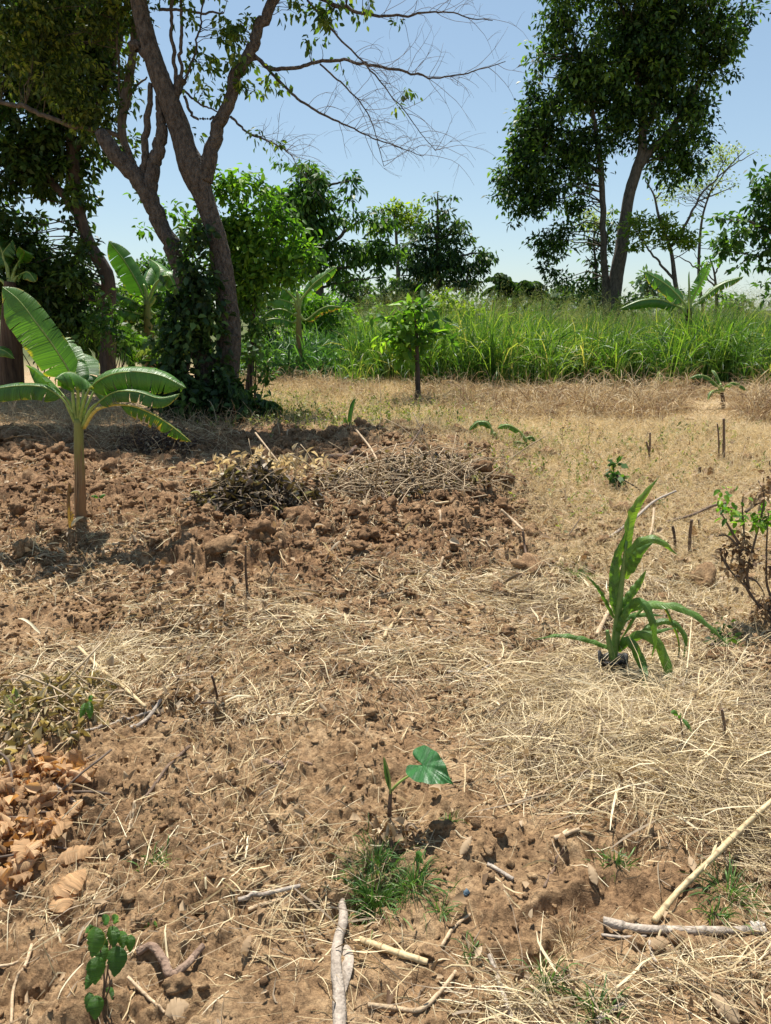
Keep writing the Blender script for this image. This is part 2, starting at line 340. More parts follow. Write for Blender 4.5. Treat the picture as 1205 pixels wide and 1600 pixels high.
M['heapdark'] = leaf_mat('heap_leaf', [(0, (.018, .016, .012)), (.5, (.085, .055, .035)), (.85, (.22, .15, .10)), (1, (.42, .36, .27))], .2, .6, .3, scale=9)
M['orangeleaf'] = leaf_mat('dry_orange_leaf', [(0, (.20, .11, .05)), (.4, (.46, .29, .15)), (.75, (.60, .38, .19)), (1, (.70, .50, .29))], .35, .6, .25, (1.3, 1, .5), vein=True, scale=14)
M['oliveleaf'] = leaf_mat('wilted_leaf', [(0, (.09, .08, .035)), (.35, (.25, .20, .09)), (.75, (.46, .37, .19)), (1, (.60, .50, .32))], .3, .6, .25, (1.2, 1.1, .5), scale=9)
M['tallgrass'] = leaf_mat('tall_green_grass', [(0, (.03, .075, .018)), (.45, (.075, .16, .03)), (.8, (.17, .29, .05)), (.95, (.34, .40, .10)), (1, (.48, .42, .18))], .42, .42, .45, (1.5, 1.6, .5), scale=.8)
M['bluegrass'] = leaf_mat('broad_green_grass', [(0, (.03, .085, .03)), (.6, (.08, .18, .05)), (1, (.16, .28, .08))], .35, .4, .5, (1.4, 1.6, .5), scale=.8)
M['seedgrass'] = leaf_mat('seed_head_grass', [(0, (.12, .19, .05)), (.5, (.22, .28, .09)), (1, (.38, .37, .17))], .35, .6, .2, (1.2, 1.1, .6), scale=.6)
M['weed'] = leaf_mat('weed_leaf', [(0, (.05, .07, .02)), (.5, (.14, .18, .04)), (1, (.34, .33, .09))], .35, .5, .3, scale=2)
M['greentuft'] = leaf_mat('green_tuft', [(0, (.04, .09, .02)), (.5, (.08, .17, .04)), (1, (.18, .28, .08))], .3, .45, .4, scale=5)
def treegreen(name, a, b, c, tr=.34, rough=.5, tint=(1.5, 1.75, .5)): M[name] = leaf_mat('leaf_'+name, [(0, a), (.55, b), (1, c)], tr, rough, .28, tint, scale=.9)
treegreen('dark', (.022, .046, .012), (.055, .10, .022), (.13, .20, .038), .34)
treegreen('deep', (.018, .042, .015), (.045, .090, .026), (.13, .205, .050), .32)
treegreen('tall', (.012, .030, .010), (.055, .105, .024), (.20, .30, .05), .38)  # bright end of the ramp stands in for sun on the leaves
treegreen('mid', (.030, .072, .018), (.070, .145, .030), (.16, .26, .05), .38)
treegreen('sprig', (.04, .075, .018), (.11, .17, .03), (.30, .34, .07), .42)
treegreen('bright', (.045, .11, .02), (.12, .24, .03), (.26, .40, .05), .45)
treegreen('lime', (.10, .16, .025), (.20, .27, .04), (.36, .38, .06), .45)
treegreen('pale', (.16, .20, .07), (.28, .32, .12), (.40, .40, .16), .4)
treegreen('olive', (.025, .045, .010), (.080, .115, .022), (.30, .33, .06), .36)  # lightest stop paints some sunlit leaves into the ramp
treegreen('hazy', (.09, .14, .10), (.13, .19, .12), (.17, .24, .14), .3)  # distance haze painted into the leaf colour as a greyer green
M['banana'] = leaf_mat('banana_leaf', [(0, (.038, .11, .018)), (.5, (.065, .165, .024)), (1, (.105, .23, .032))], .38, .38, .5, (1.6, 1.75, .4), vein=True, scale=1.5)
M['maize'] = leaf_mat('maize_leaf', [(0, (.055, .13, .025)), (.5, (.10, .20, .038)), (1, (.17, .28, .055))], .38, .38, .55, (1.7, 1.7, .35), vein=True, scale=4)
M['taro'] = leaf_mat('heart_leaf', [(0, (.03, .12, .03)), (.5, (.05, .19, .05)), (1, (.08, .25, .07))], .25, .35, .5, vein=True, scale=10)
M['bananastem'] = bark_mat('banana_stem', (.12, .05, .028), (.34, .19, .085), 6, .5, .6, .10, .01, (.24, .25, .07))
M['bananastem_brown'] = bark_mat('banana_stem_brown', (.035, .02, .013), (.14, .085, .05), 7, .8, .8, .12, .02)
M['petiole'] = plain_mat('petiole', (.24, .32, .075), .4, .4); M['petiole_y'] = plain_mat('petiole_yellow', (.50, .42, .10), .4, .4)
M['bark'] = bark_mat('bark', (.032, .026, .021), (.19, .16, .128), 13, 1.0, .92, .42, .05)
M['bark_pale'] = bark_mat('bark_pale', (.05, .04, .03), (.17, .14, .105), 8, .8, .9, .35, .03)
M['bark_dark'] = bark_mat('bark_dark', (.04, .03, .024), (.12, .09, .07), 6, .8, .9, .3, .02)
M['twig'] = plain_mat('twig', (.13, .095, .07), .85, .2); M['twig_pale'] = plain_mat('twig_pale', (.42, .32, .20), .8, .2); M['twig_dark'] = plain_mat('twig_dark', (.07, .045, .035), .85, .2)
M['stalk_yellow'] = bark_mat('stalk_yellow', (.36, .26, .13), (.60, .47, .27), 30, .3, .5, 1, .004)
M['stalk_tan'] = bark_mat('stalk_tan', (.30, .20, .11), (.55, .42, .27), 34, .5, .7, 1, .004)
M['stalk_grey'] = bark_mat('stalk_grey', (.20, .16, .125), (.46, .39, .31), 34, .6, .8, 1, .005)
M['stick_dark'] = bark_mat('stick_dark', (.08, .05, .035), (.22, .15, .10), 34, .6, .8, 1, .004)
M['root'] = bark_mat('root_soil', (.16, .10, .07), (.34, .235, .165), 22, .8, .9, 1, .008)
M['plastic'] = plain_mat('black_plastic', (.014, .013, .013), .6, .35, .6, 14)
M['bluestone'] = plain_mat('blue_stone', (.07, .11, .14), .7, .3, .6, 60)
M['whitestone'] = plain_mat('pale_stone', (.45, .40, .33), .8, .3, .6, 40)

# ================================================================== GROUND
DG = [(1070, 860, 200, 85, 1.3), (1000, 780, 160, 50, .9), (1120, 720, 170, 60, 1.1), (900, 745, 130, 50, .7), (560, 612, 230, 26, 1.2), (950, 690, 280, 30, .8), (760, 690, 150, 30, .6), (700, 640, 200, 30, .8), (470, 640, 90, 26, .5), (1180, 950, 60, 50, .8), (880, 850, 60, 60, .4)]
def dg(x, y):
    px, py = far_clamp(x, y); return np.clip(ell(px, py, DG)*(1+.6*fbm(x*1.8, y*1.8, 2, 33)), 0, 1)*(y > 3.2)
ys = np.concatenate([-np.geomspace(60, 1, 18), np.linspace(-.6, 1.15, 22), np.geomspace(1.17, 20, 780), np.geomspace(20.8, 1800, 110)])
uc = np.linspace(-1, 1, 860); uo = 1+np.cumsum(np.geomspace(.006, 260, 40)); U = np.concatenate([-uo[::-1], uc, uo])
wy = .56*(np.maximum(ys, .3)+1.0)+.55
gx = U[None, :]*np.clip(wy, 0, 14)[:, None]; gx = np.where(np.abs(U)[None, :] <= 1, U[None, :]*wy[:, None], np.sign(U)[None, :]*(wy[:, None]+(np.abs(U)[None, :]-1)*6))
gy = np.repeat(ys[:, None], len(U), 1)
gz = ground_h(gx, gy); gi = np.arange(gx.size).reshape(gx.shape)
gF = np.stack([gi[:-1, :-1], gi[:-1, 1:], gi[1:, 1:], gi[1:, :-1]], -1).reshape(-1, 4)
ppx, ppy = far_clamp(gx, gy)
red = np.clip(tilled(gx, gy)*.95+ell(ppx, ppy, [(930, 1400, 230, 60, .6), (640, 1080, 200, 45, .5), (650, 1550, 120, 60, .45), (640, 1150, 90, 40, .4), (850, 800, 90, 40, .9), (500, 760, 420, 110, .5)]), 0, 1)
veg = np.clip(np.clip((gy-7)/6, 0, 1)*(1-tilled(gx, gy))*.85+dg(gx, gy)*.8, 0, .9)
mesh('ground', np.stack([gx, gy, gz], -1), gF, M['soil'], attrs={'red': red, 'veg': veg, 'far': np.clip((gy-19)/6, 0, 1)}, smooth=True, kind='structure')

def scatter(n, ymax, dens, d0, pw=1.2, ymin=.95, side=1.3):
    """points on the field, world density falling with distance beyond d0"""
    yy = np.sqrt(RNG.uniform(ymin**2*.3, ymax**2, n)); yy = yy[yy > ymin]
    xx = RNG.uniform(-1, 1, len(yy))*(.56*(yy+1)+side)
    k = dens(xx, yy)*np.minimum(1, (d0/yy)**pw)
    s = RNG.random(len(yy)) < k
    return xx[s], yy[s]
def lay(C, lift=.002):
    g = ground_h(C[..., 0], C[..., 1])+lift; C[..., 2] = np.maximum(C[..., 2], g); return C

# clods of earth, one lumpy body each, far too many to count
import bmesh
def ico(sub):
    bm = bmesh.new(); bmesh.ops.create_icosphere(bm, subdivisions=sub, radius=1)
    V = np.array([v.co[:] for v in bm.verts]); F = np.array([[v.index for v in f.verts] for f in bm.faces]); bm.free(); return V, F
ICO2, ICO3 = ico(2), ico(3)
def lumps(x, y, r, mesh0, bury=.3):
    V0, F0 = mesh0; N = len(x); n0 = len(V0); off = RNG.random((N, 1))*50
    q = V0[None]*1.0; a = RNG.random((N, 1))*6.28
    sc = RNG.uniform(.65, 1.25, (N, 1, 3)); sc[..., 2] *= .75
    nz = fbm(V0[None, :, 0]*1.1+V0[None, :, 2]+off, V0[None, :, 1]*1.1-V0[None, :, 2]*.7+off, 2, 3)*.75+fbm(V0[None, :, 0]*3+off, V0[None, :, 1]*3+V0[None, :, 2]*2.3-off, 3, 4)*.5
    d = 1+nz; W = V0[None]*d[..., None]*sc*r[:, None, None]
    c, s = np.cos(a), np.sin(a); X = W[..., 0]*c-W[..., 1]*s; Y = W[..., 0]*s+W[..., 1]*c
    Z = W[..., 2]+(ground_h(x, y)+r*(.5-bury))[:, None]
    V = np.stack([X+x[:, None], Y+y[:, None], Z], -1).reshape(-1, 3)
    F = (F0[None]+np.arange(N)[:, None, None]*n0).reshape(-1, 3)
    return V, F, {'rnd': np.repeat(np.clip(tilled(x, y)+RNG.normal(.25, .2, N), 0, 1), n0)}
x1, y1 = scatter(26000, 9.5, lambda x, y: np.clip(.05+.9*tilled(x, y)*np.clip(fbm(x*1.5, y*1.5, 2, 77)+.6, 0, 1)+.06*(y < 3), 0, 1), 4.5, 1)
r1 = np.minimum(RNG.lognormal(-4.1, .55, len(x1))*np.clip(y1/4.5, .6, 1.35), .085)
x2, y2 = scatter(260000, 7, lambda x, y: np.clip(.10+.9*np.clip(fbm(x*3.1, y*3.1, 3, 78)+.15, 0, 1)*(1-.4*np.clip(straw_d(x, y), 0, 1)), 0, 1), 2.4, 1.3)
x1 = np.concatenate([x1, x2]); y1 = np.concatenate([y1, y2]); r1 = np.concatenate([r1, np.clip(RNG.lognormal(-5.3, .55, len(x2)), .0022, .03)*np.clip(y2/3, .8, 1.6)])
print('clods', len(x1)); b = r1 > .024
pa = lumps(x1[~b], y1[~b], r1[~b], ICO2); pb_ = lumps(x1[b], y1[b], r1[b], ICO3)
V, F, A = cat_parts([pa, pb_])
mesh('soil_clods', V, F, M['clod'], attrs=A, smooth=True, kind='stuff', label='loose crumbs and clods of reddish brown tilled earth', cat='soil clods')

# straw lying flat
xs, ys_ = scatter(1700000, 9.5, lambda x, y: (straw_d(x, y)/1.4)**1.5, 2.9, 1.35)
N = len(xs); S = straw_d(xs, ys_)
L = RNG.lognormal(-2.35, .5, N)*np.clip(.6+.5*S, .6, 1.2)*np.clip(1.25-ys_*.09, .6, 1.1); el = RNG.normal(.04, .12, N)*np.clip(S, .3, 1)
drift = .9*fbm(xs*.8, ys_*.8, 2, 99)*PI; an = np.where(RNG.random(N) < .45, drift+RNG.normal(0, .5, N), RNG.random(N)*2*PI)
d0 = np.stack([np.cos(an), np.sin(an), el], -1)
z0 = ground_h(xs, ys_)+RNG.random(N)**1.6*.05*np.clip(S, 0, 1.2)
C = grow(np.stack([xs, ys_, z0], -1), d0, L, 5, .05, .13); lay(C)
Wd = np.clip(RNG.lognormal(-6.25, .55, N), .0009, .008)*np.clip(ys_/3.2, .85, 1.35)
prof = np.array([.7, 1, 1, .8, .3])
side = nrm(np.cross(d0, rdir(N, 1.2))); V, F, A = ribbons(C, Wd[:, None]*prof, side)
mesh('dry_straw', V, F, M['straw'], attrs=A, kind='stuff', label='cut dry straw scattered over the soil', cat='straw')
print('straw', N)
# torn husk strips and bark shreds among it
xs, ys_ = scatter(9000, 5, lambda x, y: np.clip(.12+.5*straw_d(x, y), 0, .8), 2.8, 1.2); N = len(xs)
C = grow(np.stack([xs, ys_, ground_h(xs, ys_)+RNG.random(N)*.03], -1), rdir(N, .12), RNG.uniform(.03, .17, N), 6, .12, .12); lay(C, .004)
V, F, A = ribbons(C, (RNG.lognormal(-5.1, .45, N)*np.clip(ys_/3, .8, 1.6))[:, None]*np.array([.5, 1, .9, 1, .8, .35]), rdir(N, 1), fold=.3)
mesh('husk_shreds', V, F, M['straw'], attrs=A, kind='stuff', label='torn pale husk strips and stalk shreds in the straw', cat='husks')
# curly rootlets and fine stems sticking up
xs, ys_ = scatter(40000, 6, lambda x, y: np.clip(.35+straw_d(x, y)*.4, 0, 1), 2.6, 1.5); N = len(xs)
C = grow(np.stack([xs, ys_, ground_h(xs, ys_)], -1), rdir(N, .9), RNG.uniform(.03, .10, N), 6, .35, .28); lay(C, 0)
V, F, A = ribbons(C, np.full((N, 6), .0013)*np.clip(ys_/2.5, 1, 2)[:, None], rdir(N))
mesh('dry_rootlets', V, F, M['browngrass'], attrs=A, kind='stuff', label='fine dry rootlets and grass ends in the soil', cat='rootlets')
# dead leaf flakes and husks
xs, ys_ = scatter(60000, 9.5, lambda x, y: np.clip(.16+.35*straw_d(x, y)+.5*np.exp(-(((x+1.6)/1)**2+((y-3.2)/1.2)**2)), 0, .8), 3, 1.2); N = len(xs)
ax = rdir(N, .15); ps = np.stack([xs, ys_, ground_h(xs, ys_)+.008+RNG.random(N)*.015], -1)
L = np.minimum(RNG.lognormal(-3.6, .45, N), .055)*np.clip(ys_/3.5, .9, 1.5)
V, F, A = leaves(ps, ax, L, L*RNG.uniform(.25, .8, N), True, .8, fold=.22, curl=.25)
mesh('leaf_litter', V, F, M['litter'], attrs=A, kind='stuff', label='small dead leaves and husk flakes on the soil', cat='leaf litter')

# short dry grass still standing
xs, ys_ = scatter(1100000, 16.5, lambda x, y: dg(x, y), 5.5, 1.2, ymin=3.2); N = len(xs); D = dg(xs, ys_)
C = grow(np.stack([xs, ys_, ground_h(xs, ys_)-.005], -1), rdir(N, .9), RNG.uniform(.06, .20, N)*(.65+.6*D)*np.clip(ys_/7, .8, 1.5), 5, .30, .18)
V, F, A = ribbons(C, np.array([1, 1, .9, .7, .3])*(.0021*np.clip(ys_/4.5, 1, 2.8))[:, None], rdir(N, 0))
mesh('short_dry_grass', V, F, M['drygrass'], attrs=A, kind='stuff', label='short tan dried grass standing across the field', cat='dry grass')
print('drygrass', N)

def tussocks(cent, nb, L, wd, lean=.55, droop=.35, K=7, wig=.05, prof=None, spread=.12):
    """cent (M,2+) tussock centres; returns ribbons of arching blades"""
    cent = np.asarray(cent); Mn = len(cent); idx = np.repeat(np.arange(Mn), nb); N = len(idx)
    x = cent[idx, 0]+RNG.normal(0, spread, N); y = cent[idx, 1]+RNG.normal(0, spread, N)
    a = RNG.random(N)*2*PI; le = np.abs(RNG.normal(0, lean, N)); d = np.stack([np.cos(a)*le, np.sin(a)*le, np.ones(N)], -1)
    sc = cent[idx, 2] if cent.shape[1] > 2 else 1
    Ls = RNG.uniform(L[0], L[1], N)*sc
    C = grow(np.stack([x, y, ground_h(x, y)-.02], -1), d, Ls, K, droop*RNG.uniform(.3, 1.6, N), wig)
    if prof is None: prof = np.array([.7, 1, 1, .9, .75, .5, .12])
    W = RNG.uniform(wd[0], wd[1], N)[:, None]*np.interp(np.linspace(0, 1, K), np.linspace(0, 1, len(prof)), prof)
    V, F, A = ribbons(C, W, rdir(N, 0), RNG.random(N), fold=.15)
    return V, F, A
def band(n, pxr, yr, fn=None):
    px = RNG.uniform(*pxr, n); Y = RNG.uniform(*yr, n); x = (px-602.5)/F_PX*Y*1.03
    return np.stack([x, Y, RNG.uniform(.8, 1.15, n)], -1)
# brown dry tussocks in front of the green
cs = np.vstack([band(110, (700, 1040), (10.8, 13))*[1, 1, 1.15], band(34, (1150, 1300), (10.5, 12.5)), band(28, (500, 700), (13.3, 15.2))*[1, 1, .75], band(26, (390, 620), (14.2, 15.8))*[1, 1, .8], band(40, (700, 1250), (13, 14.8))*[1, 1, .8], band(30, (640, 900), (12.8, 14.5))*[1, 1, .6]])
cs[:, 2] *= 1+.55*fbm(cs[:, 0]*.9, cs[:, 1]*.7, 2, 15)
V, F, A = tussocks(cs, 85, (.3, .72), (.006, .013), .75, .6, wig=.09)
mesh('brown_grass_tussocks', V, F, M['browngrass'], attrs=A, kind='stuff', label='withered brown grass tussocks in front of the green stand', cat='brown grass')
# green stand
cs = np.vstack([band(230, (640, 1330), (15.2, 17.2)), band(260, (640, 1330), (17, 20.5)), band(330, (480, 1350), (20, 28)), band(300, (480, 1350), (28, 42)), band(60, (560, 680), (16, 18.5)), band(16, (530, 580), (14.6, 15.4))*[1, 1, .6]])
cs[:, 2] *= 1+.30*fbm(cs[:, 0]*.55, cs[:, 1]*.4, 3, 12)
cs = cs[cs[:, 1] > 15.5+1.3*fbm(cs[:, 0]*.7, cs[:, 0]*0, 3, 18)]
V1 = tussocks(cs, 54, (.8, 1.65), (.014, .036), .24, .34, spread=.14)
mesh('tall_green_grass', V1[0], V1[1], M['tallgrass'], attrs=V1[2], kind='stuff', label='tall green grass stand along the far edge of the field', cat='tall grass')
cs = np.vstack([band(75, (395, 640), (16.2, 19))*[1, 1, .95], band(60, (400, 640), (19, 24))])
V, F, A = tussocks(cs, 46, (.9, 1.5), (.025, .05), .55, .55, spread=.16)
mesh('broad_dark_grass', V, F, M['bluegrass'], attrs=A, kind='stuff', label='broad bladed dark green grass behind the big trunk', cat='grass')
# flowering stems above it
cs = np.vstack([band(620, (560, 1350), (18, 27)), band(420, (560, 1350), (27, 42))])
N = len(cs)*4; idx = np.repeat(np.arange(len(cs)), 4); x = cs[idx, 0]+RNG.normal(0, .3, N); y = cs[idx, 1]+RNG.normal(0, .3, N)
C = grow(np.stack([x, y, ground_h(x, y)], -1), rdir(N, 5), RNG.uniform(1.3, 2.0, N)*np.clip(y/24, .95, 1.12)*(1+.25*fbm(x*.3, y*.3, 2, 14)), 6, .12, .05)
p1 = ribbons(C, np.array([.008, .007, .006, .006, .005, .004])*np.ones((N, 1)), rdir(N, 0))
tip = np.repeat(C[:, 3:5].mean(1), 12, 0)+np.repeat(C[:, -1]-C[:, 3], 12, 0)*RNG.random((N*12, 1))*1.2
C2 = grow(tip, rdir(N*12, .8), RNG.uniform(.07, .2, N*12), 3, .25, .1); p2 = ribbons(C2, np.array([.006, .005, .002])*np.ones((N*12, 1)), rdir(N*12, 0))
V, F, A = cat_parts([p1, p2])
mesh('seeding_grass', V, F, M['seedgrass'], attrs=A, kind='stuff', label='thin feathery seeding grass stems rising over the green stand', cat='seeding grass')

# low weeds
def weeds(name, label, items, n, h, mat, L, ymax=14, lean=.6):
    def dn(x, y): px, py = far_clamp(x, y); return np.clip(ell(px, py, items), 0, 1)
    xs, yy = scatter(n, ymax, dn, 8, .8, ymin=1.2); N = len(xs); K = 6
    C = grow(np.stack([xs, yy, ground_h(xs, yy)], -1), rdir(N, 2), RNG.uniform(h[0], h[1], N), K, .1, .12)
    a = ribbons(C, np.full((N, K), .005), rdir(N, 0))
    q = np.repeat(C[:, 1:].reshape(-1, 3), 2, 0)+RNG.normal(0, .008, (N*(K-1)*2, 3))
    ll = RNG.uniform(L*.5, L*1.2, len(q)); b = leaves(q, rdir(len(q), .3), ll, ll*.45, False, 1)
    V, F, A = cat_parts([a, b]); mesh(name, V, F, M[mat], attrs=A, kind='stuff', label=label, cat='weeds')
weeds('low_weeds', 'low half wilted green weeds by the big trunk', [(440, 640, 70, 26, 1), (590, 640, 60, 20, .5), (720, 640, 50, 30, .8), (600, 660, 150, 22, .5)], 22000, (.08, .26), 'weed', .05)
weeds('scattered_weeds', 'sparse green and brown weeds scattered in the dry grass', [(870, 740, 110, 40, .45), (880, 690, 60, 30, .4), (1080, 690, 60, 22, .5), (800, 690, 60, 22, .7), (1010, 730, 140, 40, .3), (900, 800, 60, 30, .25), (660, 620, 200, 20, .3), (60, 1120, 100, 40, .3)], 16000, (.06, .20), 'weed', .04)
weeds('dead_seed_stems', 'thin dark dead stems poking out of the dry grass', [(480, 625, 110, 30, .45), (650, 630, 120, 25, .4), (850, 720, 160, 45, .3), (1050, 700, 130, 50, .2)], 9000, (.14, .34), 'litter', .035)
# dry debris in the shade under the trees
SH = [(120, 660, 200, 28, 1.1), (230, 690, 110, 30, 1), (60, 640, 120, 30, 1), (330, 680, 90, 26, .6)]
def shd(x, y): px, py = far_clamp(x, y); return np.clip(ell(px, py, SH), 0, 1)
xs, yy = scatter(60000, 13, shd, 9, .5, ymin=5); N = len(xs)
C = grow(np.stack([xs, yy, ground_h(xs, yy)+RNG.random(N)*.08], -1), rdir(N, .25), RNG.uniform(.08, .4, N), 5, .12, .15); lay(C)
V, F, A = ribbons(C, np.full((N, 5), .004), rdir(N, 0)); mesh('dead_brushwood', V, F, M['browngrass'], attrs=A, kind='stuff', label='dry brush and grass debris in the shade under the trees', cat='brushwood')

# ================================================================== TREES
def limb_pts(pts, Y):
    return np.array([P(p[0], p[1], Y+(p[2] if len(p) > 2 else 0)) for p in pts])
def limb_mesh(name, pts, radii, Y, mat, parent, sides=14, wob=.10, n=None, ground=False):
    W = limb_pts(pts, Y); r = np.array(radii, float)*m_px(Y)
    if ground:
        W = np.vstack([[W[0][0], W[0][1], float(ground_h(W[0][0], W[0][1]))-.15], W]) if W[0][2] > .1 else W
        if len(W) > len(r): r = np.concatenate([[r[0]*1.06], r])
    n = n or max(8, int(len(W)*7))
    Cr = spline(np.hstack([W, r[:, None]]), n)
    if not ground: q_ = np.arange(n)*.45+abs(pts[0][0]); am = np.clip(3*r.mean(), .008, .05)*np.sin(np.linspace(0, PI, n))**.5; Cr[:, 0] += fbm(q_, q_*0, 3, 71)*am; Cr[:, 2] += fbm(q_, q_*0+9, 3, 72)*am
    C = Cr[None, :, :3]; R = Cr[None, :, 3]
    V, F, A = tubes(C, np.abs(R)+.001, sides)
    V = V.reshape(n, sides, 3); c = Cr[:, None, :3]
    a = np.arange(sides)[None, :]/sides*2*PI; t = np.arange(n)[:, None]
    k = 1+wob*(fbm(np.cos(a)*1.7+t*.23, np.sin(a)*1.7+t*.17, 3, int(abs(pts[0][0])))*1.6)
    V = c+(V-c)*k[..., None]
    return mesh(name, V.reshape(-1, 3), F, mat, parent, attrs={'rnd': np.full(n*sides, .5), 'u': A['u']}, smooth=True), Cr
def crown_leaves(blobs, Y, L, Wd, cover, per, rc, droop, flat=.55, depth=1.0, hexa=False, seed=0, out=.7):
    big = 1.4 if Y > 12.5 else 1.15; L = L*big; Wd = Wd*big
    parts, CC = [], []
    for bl in blobs:
        px, py, rx, ry = bl[:4]; cv = (bl[4] if len(bl) > 4 else 1)*cover; dY = bl[5] if len(bl) > 5 else 0
        Yb = Y+dY; c = P(px, py, Yb); s = m_px(Yb); ax = np.array([rx*s, min(rx, ry*1.6)*s*depth, ry*s])
        area = PI*ax[0]*ax[2]; nl = area*cv*(1.75 if cv > .9 else 1.5)/(L*Wd*.55); nc = max(1, int(nl/per))
        u = rdir(nc)*(RNG.random((nc, 1))**.38); cc = c+u*ax*.95
        keep = fbm(cc[:, 0]/rc*.45+seed, cc[:, 2]/rc*.45+cc[:, 1]*.3, 2, seed) > -.2
        cc = cc[keep] if keep.any() else cc
        CC.append(cc); nc = len(cc)
        ci = np.repeat(np.arange(nc), per); off = RNG.normal(0, 1, (len(ci), 3))*rc*np.array([1, 1, flat])*.5
        rr = RNG.uniform(.5, 1.25, nc)[ci]; pos = cc[ci]+off*rr[:, None]
        axd = nrm(off)*out+RNG.normal(0, .5, off.shape); axd[:, 2] -= droop
        ll = L*RNG.uniform(.65, 1.25, len(pos))
        rnd = np.clip(RNG.normal(.42, .27, nc)[ci]+RNG.normal(0, .16, len(pos)), 0, 1)
        parts.append(leaves(pos, axd, ll, ll*Wd/L, hexa, .9, rnd, .12, .12))
    V, F, A = cat_parts(parts); return V, F, A, np.concatenate(CC)
def twig_tubes(CC, limbs, frac, r0, mat, parent, maxlen=2.5, name='twigs'):
    P0 = np.concatenate([l[int(len(l)*.25):, :3] for l in limbs]); CC = CC[RNG.random(len(CC)) < frac]
    if not len(CC): return
    D = np.linalg.norm(P0[None]-CC[:, None], axis=2)+np.maximum(0, P0[None, :, 2]-CC[:, None, 2])*1.2
    j = D.argmin(1); d = D[np.arange(len(CC)), j]; s = d < maxlen; CC, A0 = CC[s], P0[j[s]]
    if not len(CC): return
    t = np.linspace(0, 1, 5)[None, :, None]; C = A0[:, None]*(1-t)+CC[:, None]*t
    C = C+RNG.normal(0, .05, C.shape)*d[s][:, None, None]*np.sin(t*PI); C[..., 2] += .10*d[s][:, None]*np.sin(t[..., 0]*PI)
    V, F, A = tubes(C, np.linspace(r0, r0*.35, 5)[None]*np.ones((len(C), 1)), 4)
    mesh(name, V, F, mat, parent, attrs=A, kind='stuff')
def tree(name, label, cat, Y, trunks, blobs, mat, L=.14, Wd=.06, cover=3.2, per=26, rc=.35, droop=.35, bark='bark', twigs=.25, r0=.02, group=None, hexa=False, flat=.55, depth=1.0, seed=0, out=.7, maxlen=2.5, sides=12, branch='branch'):
    b0 = P(trunks[0][0][0][0], 480, Y); root = thing(name, (b0[0], Y, float(ground_h(b0[0], Y))), label, cat, group)
    lm = []
    for k, (pts, rad) in enumerate(trunks):
        o, Cr = limb_mesh('trunk' if k == 0 else branch, pts, rad, Y, M[bark], root, sides if k == 0 else max(6, sides-4), ground=(k == 0)); lm.append(Cr)
    if blobs:
        V, F, A, CC = crown_leaves(blobs, Y, L, Wd, cover, per, rc, droop, flat, depth, hexa, seed, out)
        mesh('crown', V, F, M[mat], root, attrs=A)
        if twigs: twig_tubes(CC, lm, twigs, r0, M[bark], root, maxlen)
        print(name, len(V))
    return root, lm
# ---- far trees first
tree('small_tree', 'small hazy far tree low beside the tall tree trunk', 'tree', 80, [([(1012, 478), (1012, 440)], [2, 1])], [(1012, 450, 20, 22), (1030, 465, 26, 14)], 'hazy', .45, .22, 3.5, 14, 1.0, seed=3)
tree('round_tree', 'small round dark tree low on the skyline, left one of the two', 'tree', 48, [([(545, 490), (546, 455), (548, 440)], [3, 2, 1.4])], [(546, 448, 32, 17), (530, 465, 26, 20), (565, 462, 18, 22), (545, 475, 40, 16)], 'deep', .26, .12, 3.4, 20, .6, seed=4, group='round trees on the skyline')
tree('round_tree', 'small round dark tree low on the skyline under the thin umbrella tree', 'tree', 44, [([(618, 490), (618, 460), (620, 440)], [3, 2, 1.4])], [(618, 455, 30, 22), (600, 470, 22, 18), (640, 466, 24, 20), (615, 478, 40, 14)], 'deep', .26, .12, 3.6, 20, .6, seed=5, group='round trees on the skyline')
tree('umbrella_tree', 'slender pale trunked tree with flat yellow green tiers behind the dark conical tree', 'tree', 42,
     [([(624, 480), (622, 430), (621, 400), (618, 350), (616, 330)], [3.2, 2.8, 2.4, 1.6, 1]), ([(620, 385), (600, 378), (580, 380)], [1.2, .9, .5]), ([(619, 365), (640, 352), (655, 345)], [1.2, .9, .5]), ([(621, 400), (650, 385)], [1.2, .7]), ([(619, 355), (600, 340)], [1.1, .6])],
     [(608, 335, 26, 10), (640, 335, 22, 12), (590, 352, 18, 10), (625, 350, 34, 11), (598, 370, 24, 9), (648, 360, 22, 10), (585, 382, 18, 6, .8), (612, 322, 16, 6, .6), (640, 320, 14, 7, .7)], 'lime', .20, .10, 2.6, 16, .45, bark='bark_pale', flat=.3, droop=.1, seed=6)
